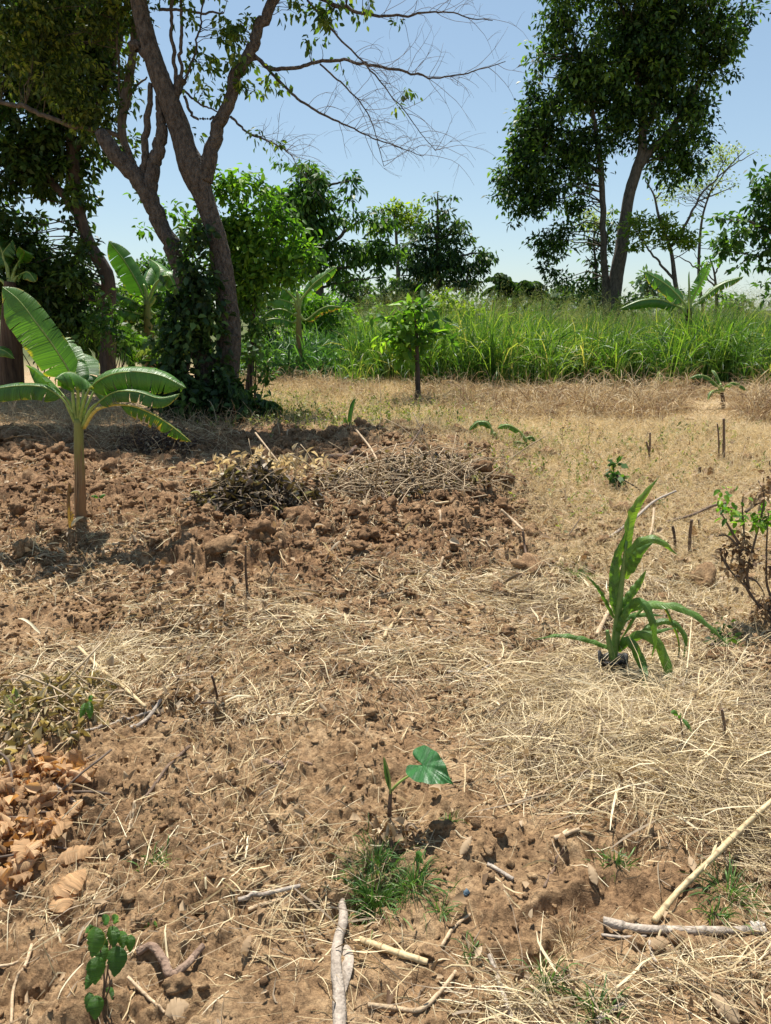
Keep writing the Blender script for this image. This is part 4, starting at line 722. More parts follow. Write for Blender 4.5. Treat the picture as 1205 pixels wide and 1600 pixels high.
# sapling
tree('sapling', 'small leafy sapling with one thin trunk in the middle of the field', 'sapling', GY(628), [([(653, 630), (653, 590), (652, 560), (651, 520), (648, 490)], [4.4, 3.6, 3, 2, 1]), ([(652, 560), (635, 540), (622, 528)], [1.6, 1.2, .6]), ([(652, 545), (668, 525), (680, 505)], [1.6, 1.2, .6]), ([(651, 525), (638, 508), (630, 495)], [1.3, 1, .6])],
     [(648, 484, 26, 11, 1), (622, 496, 22, 11, .9), (676, 496, 22, 12, .9), (648, 508, 40, 15, 1.1), (612, 518, 18, 14, .9), (682, 518, 16, 16, .9), (648, 532, 42, 18, 1.1), (664, 552, 30, 14, 1), (626, 552, 26, 12, .8), (648, 572, 24, 10, .7), (606, 540, 14, 8, .6), (690, 540, 10, 10, .6), (650, 474, 12, 6, .7)], 'bright', .13, .06, 2.9, 12, .16, droop=.25, seed=61, hexa=True, bark='bark_dark', r0=.006, depth=.9, maxlen=.8)

# ================================================================== BANANA, CORN AND OTHER BROAD LEAVES
def blade_geo(pts, width, hint, prof='banana', a0=.15, a1=.5, cuts=7, gap=.03, jit=.12, dry=0.0, seed=0, n=44, rip=.0, asym=1.0):
    """pts: world points of the midrib; returns V, F, attrs"""
    rs = np.random.default_rng(seed); t = np.linspace(0, 1, n); mid = spline(pts, n); T = nrm(np.gradient(mid, axis=0))
    S = nrm(np.cross(T, np.broadcast_to(np.asarray(hint, float), T.shape))); Nn = np.cross(S, T)
    if prof == 'banana': wf = np.clip(t/.10, 0, 1)**.55*(1-np.clip((t-.62)/.38, 0, 1)**2.3)**.75*(.92+.08*np.sin(t*PI))
    elif prof == 'corn': wf = np.clip(.55+t/.3, 0, 1)*(1-np.clip((t-.45)/.55, 0, 1)**1.7)
    elif prof == 'oval': wf = np.sin(PI*np.clip(t, .0, 1)**.8)**.75
    wf = np.maximum(wf, .01)
    Vs, Fs, u_, v_, dr = [], [], [], [], []; off = 0; vs = np.array([0, .2, .5, .8, 1.0])
    for sg in (-1, 1):
        cu = np.sort(rs.choice(np.arange(4, n-2), size=min(cuts, n-8), replace=False)) if cuts else np.array([], int)
        ed = np.concatenate([[0], cu, [n-1]])
        for a, b in zip(ed[:-1], ed[1:]):
            if b <= a: continue
            ii = np.arange(a, b+1); m = len(ii); j0 = rs.normal(0, jit); j1 = rs.normal(0, jit*.6)
            tt = t[ii]; tc = tt.mean(); g = gap*rs.uniform(.05, 1)**2.2*3.2 if cuts else 0
            for v in vs:
                q = tt+(tc-tt)*min(.9, g*v*v*n/(m+1)); fi = q*(n-1)
                mm = np.stack([np.interp(fi, np.arange(n), mid[:, k]) for k in range(3)], 1)
                w = wf[ii]*width/2*(asym if sg > 0 else 1)*v
                ang = a0+(a1+j0)*v+j1*v+rip*np.sin(tt*37+sg)*v
                Vs.append(mm+S[ii]*(sg*w*np.cos(ang))[:, None]-Nn[ii]*(w*np.sin(ang))[:, None])
                u_.append(tt); v_.append(np.full(m, sg*v)); dr.append(np.full(m, dry*v**3+.18*np.clip((tt.mean()-.8)*5, 0, 1)*v*(dry > .2)+(.12*v**5)))
            ix = off+np.arange(m*5).reshape(5, m)
            Fs.append(np.stack([ix[:-1, :-1], ix[:-1, 1:], ix[1:, 1:], ix[1:, :-1]], -1).reshape(-1, 4)); off += m*5
    V = np.concatenate(Vs); N = len(V)
    return V, np.concatenate(Fs), {'u': np.concatenate(u_), 'v': np.concatenate(v_), 'dry': np.concatenate(dr)+np.zeros(N), 'rnd': np.full(N, rs.uniform(.2, .8))}
def wpts(pts, Y): return np.array([P(p[0], p[1], Y+(p[2] if len(p) > 2 else 0)) for p in pts])
def stem(name, W, r, mat, parent, sides=14, rnd=.5, n=20, label=None):
    Cr = spline(np.hstack([W, np.asarray(r, float)[:, None]]), n)
    V, F, A = tubes(Cr[None, :, :3], Cr[None, :, 3], sides, np.array([rnd])); return mesh(name, V, F, mat, parent, attrs=A, smooth=True, label=label)
def banana(name, label, Y, base, top, rs_, lvs, stem_mat='bananastem', group='banana plants', seed=0, extra=None):
    b = P(base[0], base[1], Y); g = on_ground(b[0], Y); root = thing(name, g, label, 'banana plant', group)
    tp = P(top[0], top[1], Y); s = m_px(Y)
    W = np.array([g-[0, 0, .05], g+(tp-g)*.33+[.008, 0, 0], g+(tp-g)*.7, tp]); stem('pseudostem', W, np.array(rs_)*s, M[stem_mat], root)
    for k, lf in enumerate(lvs):
        pet, bl, wd = lf[0], lf[1], lf[2]; o = dict(hint=(0, -.6, 1), dry=.22, cuts=8, mat='banana', pm='petiole', lab=None, a0=.15, a1=.5, jit=.10, gap=.03, asym=1); o.update(lf[3] if len(lf) > 3 else {})
        pb_ = wpts(bl, Y); pp = wpts(pet, Y)
        V, F, A = blade_geo(pb_, wd*s, o['hint'], 'banana', o['a0'], o['a1'], o['cuts'], o['gap'], o['jit'], o['dry'], seed*31+k, asym=o['asym'])
        lo = mesh('leaf', V, F, M[o['mat']], root, attrs=A, smooth=True, label=o['lab'])
        al = np.vstack([pp, pb_[1:] if np.allclose(pp[-1], pb_[0]) else pb_]); m = len(pp)
        rr = np.interp(np.arange(len(al)), [0, m-1, len(al)-1], [3.4*s, 1.5*s, .4*s]); stem('midrib', al-np.array([0, 0, .002]), rr, M[o['pm']], lo, 7, n=26)
    return root
AY = GF(128, 852)[1]
Rb = banana('banana_plant', 'young banana plant standing alone in the tilled red soil, nearest to the viewer', AY, (128, 850), (123, 655), [9.4, 8.2, 7.4, 7], [
    ([(120, 660), (114, 622), (112, 588, .02)], [(112, 588, .02), (86, 543, .0), (56, 502, .0), (28, 467, .02), (4, 448, .05)], 76, dict(hint=(.25, -1, .35), a0=.05, a1=.22, cuts=9, gap=.014, jit=.05, asym=.55)),
    ([(125, 665), (128, 640, -.03), (140, 608, -.05)], [(140, 608, -.05), (165, 588, -.07), (205, 580, -.08), (250, 586, -.07), (291, 606, -.05)], 66, dict(hint=(.1, -.9, .75), a0=.1, a1=.75, cuts=11, gap=.022, jit=.06)),
    ([(128, 668), (142, 640, -.04), (154, 628, -.06)], [(154, 628, -.06), (180, 612, -.12), (215, 612, -.16), (250, 622, -.16), (281, 615, -.1)], 34, dict(hint=(0, -.8, 1), a1=.5, cuts=9, dry=.25, gap=.03)),
    ([(131, 668), (148, 642, -.04), (168, 634, -.06), (188, 632, -.06)], [(188, 632, -.06), (215, 636, -.08), (245, 650, -.08), (272, 668, -.06), (299, 690, -.04)], 44, dict(hint=(0, -.55, 1), a0=.35, a1=1.05, cuts=18, dry=.62, gap=.05, jit=.16, pm='petiole_y')),
    ([(119, 662), (108, 640, -.02), (97, 622, -.03)], [(97, 622, -.03), (70, 605, -.05), (35, 602, -.06), (0, 606, -.05), (-38, 614, -.02)], 44, dict(hint=(0, -.8, .9), a1=.65, cuts=7, gap=.02)),
    ([(121, 660), (110, 630, .05), (98, 616, .08)], [(98, 616, .08), (80, 596, .12), (60, 580, .16), (44, 574, .2)], 42, dict(hint=(.6, .8, .5), cuts=2, jit=.05)),
    ([(123, 655), (122, 620, -.03), (121, 600, -.05)], [(121, 600, -.05), (118, 584, -.12), (102, 582, -.22), (86, 592, -.3)], 58, dict(hint=(.1, -.4, 1), a1=.8, cuts=2, jit=.05)),
    ([(124, 655), (122, 620, .03), (121, 596, .05)], [(121, 596, .05), (112, 566, .12), (100, 542, .2), (88, 530, .3)], 44, dict(hint=(0, -1, .3), cuts=4)),
    ([(126, 655), (130, 620, .03), (131, 596, .08)], [(131, 596, .08), (132, 576, .16), (130, 562, .26), (126, 552, .34)], 46, dict(hint=(0, -1, .4), cuts=3)),
    ([(125, 660), (134, 638, .02), (146, 612, .06)], [(146, 612, .06), (150, 602, .14), (152, 596, .24), (160, 594, .32)], 60, dict(hint=(.5, .2, 1), cuts=3)),
], seed=1)
for k in range(9):
    a = -PI/2+RNG.normal(0, 1.0); q0, q1 = sorted(RNG.uniform(0, .8, 2)); q1 = max(q1, q0+.15); tt = np.linspace(q0, q1, 8); b0 = np.array(Rb.location); tp = P(123, 655, AY)
    C = b0+(tp-b0)*tt[:, None]+np.array([math.cos(a), math.sin(a), 0])*(.040-.008*tt+RNG.uniform(0, .006)*np.sin(tt*30)**2)[:, None]
    V, F, A = ribbons(C[None], np.interp(tt, [q0, (q0+q1)/2, q1], [.004, .02, .003])[None]*RNG.uniform(.5, 1.1), np.array([[-math.sin(a), math.cos(a), RNG.normal(0, .2)]]), np.array([RNG.random()*.8]), fold=-.2)
    mesh('dry_sheath', V, F, M['litter'], Rb, attrs=A, smooth=True)
dd_ = G(112, 850); W = np.array([dd_, dd_+[.0, 0, .15], dd_+[.012, 0, .32], dd_+[.03, .0, .42]]); V, F, A = blade_geo(W[::-1], .07, (0, -1, .1), 'oval', .3, .9, 6, .04, .3, 1.0, 5, n=24); A['dry'][:] = 1.2
mesh('dead_sheath', V, F, M['banana'], Rb, attrs=A, smooth=True, label='dark withered hanging sheath')
banana('banana_plant', 'second banana plant with one tall upright leaf, left of the forked trunk', 17.0, (234, 575), (230, 470), [8.5, 8, 6.5, 4.5], [
    ([(229, 475), (227, 468), (224, 462)], [(224, 462), (214, 440), (195, 408), (170, 376)], 40, dict(hint=(.3, -1, .3), a1=.3, cuts=4, gap=.015, asym=.8)),
    ([(229, 475), (226, 482), (222, 480)], [(222, 480), (200, 466, -.2), (175, 460, -.3), (147, 461, -.3)], 34, dict(hint=(0, -.7, 1), a1=.9, cuts=9)),
    ([(229, 480), (222, 495)], [(222, 492), (195, 485, -.3), (165, 487, -.4), (133, 497, -.4)], 32, dict(hint=(0, -.7, 1), a1=.9, cuts=12, dry=.35)),
    ([(231, 475), (240, 450), (248, 438)], [(248, 438), (262, 430), (272, 446), (276, 460)], 40, dict(hint=(0, -1, .5), cuts=3, a1=.7)),
    ([(232, 478), (240, 470), (246, 455)], [(246, 455, .4), (250, 420, .7), (235, 405, 1)], 34, dict(cuts=4)),
    ([(232, 485), (242, 490)], [(242, 490), (250, 486), (258, 488)], 12, dict(cuts=3, dry=.4)),
    ([(230, 475), (228, 455), (225, 445)], [(225, 445, .3), (232, 425, .6), (240, 415, 1)], 26, dict(cuts=3)),
], seed=2)
banana('banana_plant', 'banana plant with a thick dark brown stem cut off by the left edge', 13.5, (14, 595), (16, 440), [19, 17, 13, 8], [
    ([(16, 450), (12, 425), (8, 410)], [(8, 410), (0, 385), (-18, 365)], 34, dict(hint=(.3, -1, .3))), ([(17, 450), (22, 425), (28, 412)], [(28, 412), (38, 395, -.3), (30, 385, -.5)], 28, {}),
    ([(16, 450), (14, 430), (12, 415)], [(12, 415), (4, 398), (20, 375)], 34, {}), ([(15, 455), (5, 440), (-8, 432)], [(-8, 432), (-30, 420), (-50, 430)], 34, {}),
    ([(14, 560), (0, 552), (-10, 550)], [(-24, 556, -.6), (-8, 545, -.9), (8, 548, -1), (23, 560, -1)], 22, dict(cuts=2, hint=(0, -.9, .8))), ([(18, 450), (24, 435), (30, 430)], [(30, 430), (44, 425, -.3), (56, 440, -.4)], 24, dict(dry=.3)),
], 'bananastem_brown', seed=3)
banana('banana_plant', 'third banana plant with drooping ragged leaves, right of the forked trunk', 16.6, (467, 588), (467, 478), [6, 5.4, 4.4, 3.2], [
    ([(467, 485), (470, 470), (475, 462)], [(475, 462), (490, 444), (507, 430), (527, 416)], 20, dict(hint=(.2, -1, .6), cuts=8, a1=.4)),
    ([(467, 485), (462, 470), (458, 465)], [(458, 465), (445, 452, -.2), (430, 448, -.3), (415, 452, -.4)], 30, dict(hint=(0, -1, .8), cuts=4, a1=.7)),
    ([(466, 485), (458, 475)], [(458, 475), (440, 468, -.3), (425, 468, -.5), (408, 474, -.5)], 26, dict(cuts=5, a1=.7, hint=(0, -1, .8))),
    ([(466, 490), (458, 492)], [(458, 490), (440, 483), (425, 485), (411, 494)], 22, dict(cuts=14, a1=.9)), ([(466, 500), (458, 505)], [(458, 504), (435, 498, -.3), (412, 502, -.4), (392, 518, -.5)], 22, dict(cuts=16, a1=.9)),
    ([(468, 492), (478, 500)], [(478, 500), (498, 485), (515, 478), (534, 480)], 20, dict(dry=1.0, cuts=20, a0=.6, a1=1.0, gap=.05, jit=.2)), ([(467, 482), (466, 465), (464, 455)], [(464, 455, .2), (458, 438, .3), (445, 432, .3)], 18, dict(cuts=4)),
], 'bananastem', seed=4)
banana('banana_plant', 'banana plant rising out of the tall grass on the right, one leaf half yellow', 17.2, (1078, 600), (1076, 482), [7, 6, 5, 4.2], [
    ([(1075, 490), (1072, 478), (1068, 472)], [(1068, 472), (1056, 458), (1038, 442), (1008, 424)], 30, dict(hint=(.3, -1, .5), cuts=5, dry=.33, a1=.3, asym=.8)),
    ([(1074, 492), (1066, 482), (1058, 478)], [(1058, 478), (1030, 468, -.2), (1000, 470, -.3), (968, 483, -.3)], 24, dict(hint=(0, -.9, .8), cuts=4, a1=.8)),
    ([(1077, 488), (1079, 475), (1081, 470)], [(1081, 470), (1090, 452), (1101, 432), (1111, 410)], 20, dict(hint=(.2, -1, .2), cuts=12, a1=.35, gap=.05)),
    ([(1078, 490), (1084, 478), (1090, 474)], [(1090, 474), (1108, 458), (1130, 443), (1162, 432)], 20, dict(hint=(0, -1, .7), cuts=14, a1=.8, dry=.75)),
    ([(1077, 488), (1077, 470), (1077, 450)], [(1077, 450), (1077, 438), (1077, 424)], 3, dict(cuts=0)),
], 'bananastem_brown', seed=5)
banana('banana_sapling', 'small young banana plant with drooping leaves in front of the tall grass, right side', 12.2, (1130, 645), (1127, 606), [3.5, 3, 2.6, 2], [
    ([(1127, 612), (1122, 604)], [(1122, 604), (1108, 590), (1092, 586), (1076, 592)], 10, dict(a1=.5, hint=(0, -.8, 1))), ([(1128, 612), (1134, 604)], [(1134, 604), (1144, 598, -.2), (1158, 602, -.2), (1170, 612, -.2)], 11, dict(a1=.5)),
    ([(1126, 614), (1120, 610)], [(1120, 610), (1112, 612, -.3), (1106, 625, -.4)], 8, {}), ([(1127, 610), (1126, 600)], [(1126, 600, .1), (1118, 582, .2), (1112, 578, .3)], 8, {}),
], 'bananastem_brown', seed=6)
banana('banana_sprout', 'wilting banana sprout with one pale yellow arched leaf', GY(702), (770, 702), (769, 672), [2.2, 2, 1.6, 1.2], [
    ([(769, 678), (768, 670)], [(768, 670), (760, 660), (746, 660), (733, 672)], 15, dict(dry=.55, hint=(0, -.8, 1), lab='pale yellowing leaf')), ([(770, 680), (773, 676)], [(773, 676), (776, 682), (774, 694)], 9, dict(dry=1, lab='dead brown hanging leaf')),
], 'bananastem_brown', group='banana sprouts', seed=7)
banana('banana_sprout', 'banana sprout with one dark arching leaf, right of the pale wilting one', GY(708), (826, 708), (820, 682), [2, 2, 1.4, 1], [
    ([(820, 686), (812, 674)], [(812, 674), (800, 666), (788, 664), (777, 669)], 14, dict(hint=(0, -.8, 1), dry=.3)), ([(821, 690), (824, 684)], [(824, 684), (832, 682), (838, 690)], 12, {}), ([(822, 698), (816, 692)], [(816, 692), (808, 690), (802, 698)], 12, {}),
], 'bananastem', group='banana sprouts', seed=8)
banana('banana_sprout', 'upright yellow green banana sprout with rolled leaf at the edge of the tilled soil', GY(684), (546, 684), (547, 660), [2.4, 2.2, 1.8, 1.5], [
    ([(547, 668), (548, 660)], [(548, 662), (550, 648), (553, 634), (556, 622)], 13, dict(hint=(1, -.8, .2), a0=.5, a1=.8, cuts=0, dry=.33)), ([(546, 672), (543, 668)], [(543, 670), (541, 660), (538, 652)], 7, dict(cuts=0, dry=.4)),
    ([(546, 672), (550, 668)], [(550, 668), (554, 660), (557, 652)], 6, dict(cuts=0)),
], 'bananastem', group='banana sprouts', seed=9)

# corn plant
M['cornstalk'] = plain_mat('corn_stalk', (.13, .22, .05), .4, .5)
MY = G(957, 1058)[1]; mb = on_ground(P(957, 1030, MY)[0], MY)
corn = thing('corn_plant', mb, 'young corn plant with long arching glossy leaves, right of the field centre', 'corn plant'); s = m_px(MY)*.98
W = np.vstack([P(957, 1032, MY), wpts([(962, 1000), (966, 960), (970, 920), (975, 880), (979, 845)], MY)]); stem('stalk', W, np.array([7, 7, 6, 5, 3.5, 2.2])*s, M['cornstalk'], corn, 10)
W = wpts([(958, 1030), (952, 1005), (949, 985)], MY-.04); stem('shoot', W, np.array([5, 4.5, 3])*s, M['cornstalk'], corn, 8)
for k, (bl, wd, o) in enumerate([
    ([(978, 865), (981, 835), (985, 812), (993, 793, -.02), (1009, 770, -.03), (1030, 745, -.03)], 17, dict(hint=(-.7, -1, .1), a1=.3)),
    ([(966, 960), (963, 920), (966, 880), (974, 850), (980, 826)], 25, dict(hint=(.2, -1, .1), a1=.5)),
    ([(964, 955), (960, 905), (962, 870), (970, 845)], 16, dict(hint=(-.6, -1, .1), a1=.3)),
    ([(978, 905), (982, 877, -.02), (993, 855, -.04), (1010, 843, -.06), (1032, 845, -.06), (1060, 868, -.06)], 20, dict(hint=(-.3, -.9, .7), a1=.3)),
    ([(980, 896), (990, 876, -.06), (1000, 862, -.1), (1022, 846, -.12)], 20, dict(hint=(-.8, -1, .2), a1=.3)),
    ([(968, 950), (984, 930), (1000, 908), (1010, 890)], 15, dict(hint=(-.6, -1, .3), a1=.3)),
    ([(960, 965), (948, 940), (935, 918, -.02), (915, 898, -.05)], 10, dict(hint=(.5, -.8, .5), a1=.3)),
    ([(966, 972), (980, 952), (1002, 945, -.03), (1030, 944, -.06), (1057, 947, -.1), (1095, 966, -.14), (1143, 1012, -.16)], 17, dict(hint=(0, -.7, 1), a1=.25)),
    ([(968, 975), (985, 948, -.05), (1003, 940, -.1), (1018, 965, -.14), (1024, 1000, -.15), (1018, 1030, -.15)], 15, dict(hint=(-.2, -1, .6), a1=.35)),
    ([(962, 1016), (940, 1006, -.02), (908, 996, -.04), (872, 992, -.05), (834, 1000, -.05)], 13, dict(hint=(0, -.5, 1), a1=.4, dry=.12)),
    ([(966, 1018), (978, 1002, -.05), (990, 1010, -.10), (1004, 1042, -.13), (1010, 1088, -.13)], 17, dict(hint=(-.5, -1, .5), a1=.3)),
    ([(970, 1010), (1000, 992, -.06), (1026, 1004, -.1), (1042, 1040, -.14), (1044, 1072, -.15), (1056, 1096, -.15)], 17, dict(hint=(-.5, -1, .5), a1=.3)),
    ([(968, 1004), (990, 995, -.02), (1018, 988, -.03), (1058, 980, -.03)], 12, dict(hint=(0, -.7, 1), a1=.3)),
    ([(1000, 990), (1030, 972, .05), (1056, 975, .05), (1072, 1000, .03), (1066, 1042, .02)], 12, dict(hint=(0, -.9, .6), a1=.3, dry=.2)),
    ([(970, 1000), (1005, 950, .05), (1035, 945, .06), (1052, 975, .05), (1062, 1010, .04), (1054, 1050, .03)], 9, dict(hint=(0, -.9, .6), dry=1.1, a1=.8, lab='dead tan hanging leaf')),
    ([(966, 985), (980, 965, .03), (1000, 960, .05), (1040, 962, .06)], 11, dict(hint=(0, -.7, 1), a1=.3)),
    ([(964, 1000), (975, 970, -.04), (984, 950, -.05), (990, 940, -.05)], 18, dict(hint=(.3, -1, .3), a1=.4)),
]):
    bl = [(q[0], q[1], min(q[2] if len(q) > 2 else 0, G(q[0], q[1]+5)[1]-MY)) if q[1] > 1000 else q for q in bl]
    V, F, A = blade_geo(wpts(bl, MY), wd*s*.98, o['hint'], 'corn', .1, o['a1'], 0, 0, 0, o.get('dry', 0), 100+k, n=36, rip=.22)
    lo = mesh('leaf', V, F, M['maize'], corn, attrs=A, smooth=True, label=o.get('lab'))
# black bag at its foot
bg_ = np.array([mb[0]-.005, MY-.02]); bag = []
th = np.linspace(0, 2*PI, 28, endpoint=False)
prof = [(.01, -.04), (.048, -.04), (.056, 0), (.060, .04), (.055, .09), (.060, .118), (.066, .13), (.060, .132), (.050, .118), (.046, .095), (.01, .09)]
V = np.array([[bg_[0]+(r*(1+.12*fbm(np.cos(a)*2+z*9, np.sin(a)*2, 2, 3)))*math.cos(a), bg_[1]+r*(1+.12*fbm(np.cos(a)*2+z*9, np.sin(a)*2, 2, 3))*math.sin(a), mb[2]+z+.004+(.012*math.sin(a*3)+.010*math.sin(a*5+1))*(z > .03)] for r, z in prof for a in th], float)
ix = np.arange(len(V)).reshape(len(prof), 28); nx = np.roll(ix, -1, 1)
mesh('nursery_bag', V, np.stack([ix[:-1], nx[:-1], nx[1:], ix[1:]], -1).reshape(-1, 4), M['plastic'], origin=[*bg_, mb[2]], smooth=True, label='crumpled black plastic nursery bag around the foot of the corn plant', cat='plastic bag')

# heart leaved seedling
TY = G(609, 1278)[1]; s = m_px(TY)*.97; tb = on_ground(P(608, 1270, TY)[0], TY)
taro = thing('heart_leaved_plant', tb, 'small plant with one big heart shaped leaf and one rolled leaf, lower middle', 'plant')
stem('stem', np.vstack([tb-[0, 0, .02], wpts([(609, 1262), (610, 1245), (611, 1232)], TY)]), np.array([4, 4, 3.6, 3])*s, M['stick_dark'], taro, 10)
pt = wpts([(611, 1236), (625, 1222), (640, 1212), (655, 1203)], TY); o = stem('leaf_stalk', pt, np.array([3, 2.4, 2, 1.6])*s, M['petiole'], taro, 8)
def heart(cx, L, Wd, ax, up, n=72):
    ax = nrm(np.array(ax, float)); S = nrm(np.cross(ax, up)); Nn = np.cross(S, ax); V, U_, Vv = [], [], []
    k = np.array([(1.0, 0), (.82, .10), (.58, .30), (.30, .45), (.02, .52), (-.24, .50), (-.42, .36), (-.44, .20), (-.30, .10), (-.08, .015)])
    o = np.vstack([k, (k*[1, -1])[::-1]]); o = np.vstack([o, o[:1]]); o = spline(o, n+1)[:-1]
    for q in np.linspace(0, 1, 9):
        x, y = o[:, 0]*q, o[:, 1]*q; wz = -.45*np.maximum(x, 0)**2-.10*y*y+.20*np.abs(y)-.15*(x < 0)*x*x+.035*np.sin(np.arange(n)*.9)*q*q
        V.append(np.array(cx)+ax*(x*L)[:, None]+S*(y*Wd)[:, None]+Nn*(wz*L)[:, None]); U_.append(x+1); Vv.append(y)
    ix = np.arange(9*n).reshape(9, n); nx = np.roll(ix, -1, 1)
    return np.concatenate(V), np.stack([ix[:-1], nx[:-1], nx[1:], ix[1:]], -1).reshape(-1, 4), {'u': np.concatenate(U_), 'v': np.concatenate(Vv), 'dry': np.zeros(9*n), 'rnd': np.full(9*n, .5)}
V, F, A = heart(P(662, 1196, TY-.01), 60*s, 66*s, (.90, -.30, -.22), (.10, -.62, 1)); mesh('leaf', V, F, M['taro'], taro, attrs=A, smooth=True, label='heart shaped leaf')
V, F, A = blade_geo(wpts([(611, 1238), (609, 1218), (605, 1198), (600, 1182)], TY-.01), 30*s, (.5, -1, .2), 'oval', .5, .9, 0, 0, 0, .0, 3, n=24); mesh('leaf', V, F, M['banana'], taro, attrs=A, smooth=True, label='upright half rolled leaf')
stem('leaf_stalk', wpts([(610, 1240), (609, 1215), (600, 1184)], TY-.012), np.array([2, 1.6, .6])*s, M['petiole'], taro, 6)

def leafy(name, label, base, pts, stems, mat='banana', cat='seedling', group=None, lr=.55):
    Y = G(*base)[1]; s = m_px(Y)*.97; b = on_ground(P(base[0], base[1], Y)[0], Y); r = thing(name, b, label, cat, group)
    for q in stems:
        W = np.vstack([b, wpts(q, Y)]); stem('stem', W, np.linspace(2.2, 1, len(W))*s, M['stick_dark'], r, 6)
    for k, (px, py, L, ang, dy) in enumerate(pts):
        a = math.radians(ang); c = P(px, py, Y+dy); ax = np.array([math.cos(a), -.35, math.sin(a)])
        w_ = np.array([c, c+ax*L*s*.5+[0, -.004, .004], c+ax*L*s+[0, -.01, -.006]])
        V, F, A = blade_geo(w_, L*s*lr*2*.8, (RNG.normal(0, .3), -1, .8), 'oval', .05, .4, 0, 0, 0, .0 if k % 5 else .3, k+int(base[0]), n=14, rip=.12)
        mesh('leaf', V, F, M[mat], r, attrs=A, smooth=True)
    return r
leafy('seedling', 'leafy green seedling with oval leaves, alone in the bottom left corner', (160, 1570), [(150, 1448, 44, -95, -.02), (172, 1447, 30, -70, 0), (183, 1478, 44, -92, -.03), (152, 1494, 40, -90, -.02), (145, 1520, 22, -120, 0), (178, 1440, 20, 60, 0), (186, 1455, 24, -60, .01), (204, 1460, 22, -85, .01), (146, 1455, 18, 120, .01), (165, 1465, 26, -110, .02), (140, 1550, 26, -90, -.02), (150, 1555, 34, -85, -.03), (165, 1545, 20, -30, .02), (172, 1552, 26, -70, .02), (175, 1500, 20, -40, .02), (160, 1440, 22, 40, .02), (158, 1475, 30, -75, .01)],
      [[(163, 1530), (158, 1490), (152, 1450)], [(168, 1520), (172, 1480), (176, 1445)], [(172, 1540), (168, 1515)]], 'banana', lr=.62)
leafy('seedling', 'tiny sprout with two green pointed leaves in the straw, below the corn plant', (1066, 1155), [(1060, 1118, 26, 140, 0), (1066, 1122, 24, -50, -.02), (1062, 1124, 20, 100, 0)], [[(1065, 1135), (1062, 1120)]], 'banana', lr=.25)
leafy('seedling', 'small bright green sprout near the left pile of wilted leaves', (138, 1128), [(138, 1095, 26, -80, -.02), (134, 1098, 22, -110, 0), (140, 1096, 18, 60, 0)], [[(138, 1110), (138, 1096)]], 'banana', lr=.4)
leafy('seedling', 'yellow green single leaf sprout beside the dark grass tuft', (652, 1352), [(650, 1340, 20, 60, 0), (648, 1342, 16, 10, 0)], [[(651, 1346), (650, 1340)]], 'banana', lr=.5)
leafy('seedling', 'tiny yellow green sprout in tilled soil right of the front banana stem', (158, 790), [(155, 778, 16, 30, 0), (154, 778, 12, 150, 0)], [[(156, 784), (155, 779)]], 'banana', lr=.3)
leafy('seedling', 'tiny flat green sprout on the bare soil right of the bottom left seedling', (238, 1446), [(236, 1442, 18, 20, 0), (240, 1444, 16, 160, 0)], [[(238, 1444), (238, 1443)]], 'banana', lr=.3)
# wilted shrub on the right edge
SY = 3.55; sb = on_ground(P(1235, 1000, SY)[0], SY); sh = thing('wilted_shrub', sb, 'straggly half dead shrub leaning in from the right edge', 'shrub'); s = m_px(SY)
for q in ([(1225, 985), (1195, 960), (1165, 920), (1140, 890), (1128, 860)], [(1215, 990), (1175, 930), (1160, 880), (1155, 850), (1165, 800), (1160, 780)], [(1170, 920), (1165, 890), (1180, 840), (1190, 780), (1195, 745)], [(1215, 985), (1200, 930), (1200, 870), (1200, 800)], [(1140, 890), (1128, 870), (1122, 850)], [(1155, 850), (1140, 825), (1128, 800)], [(1165, 800), (1180, 790), (1200, 785)], [(1150, 900), (1170, 905), (1185, 925)], [(1158, 860), (1135, 835), (1120, 838)]):
    stem('branch', np.vstack([sb if q[0][0] > 1210 else wpts(q[:1], SY)[0], wpts(q, SY)[1:]+RNG.normal(0, .01, (len(q)-1, 3))]), np.linspace(2.6, .9, len(q))*s, M['twig'], sh, 6)
bl = [(1155, 800, 26, 14, 1), (1190, 808, 22, 14, 1), (1165, 815, 18, 12, 1), (1142, 790, 18, 10, .8), (1205, 800, 14, 14, 1), (1140, 765, 20, 10, .4)]
V, F, A, CC = crown_leaves(bl, SY, .038, .022, 1.5, 8, .05, .2, .7, 1.2, True, 3); mesh('leaves', V, F, M['bright'], sh, attrs=A)
bl = [(1190, 765, 20, 22, .9), (1200, 745, 12, 10, .8), (1130, 855, 12, 14, .5), (1150, 870, 22, 30, .4), (1155, 845, 14, 26, .6), (1165, 900, 20, 30, .35), (1185, 925, 22, 22, .9), (1195, 940, 24, 20, 1), (1180, 960, 20, 16, .8), (1150, 890, 24, 24, .6), (1200, 880, 20, 40, .6), (1120, 835, 12, 8, .4)]
V, F, A, CC = crown_leaves(bl, SY, .03, .017, 1.6, 5, .04, .6, .8, 1, True, 4, ); mesh('dead_leaves', V, F, M['litter'], sh, attrs=A, label='shrivelled dark brown leaves')

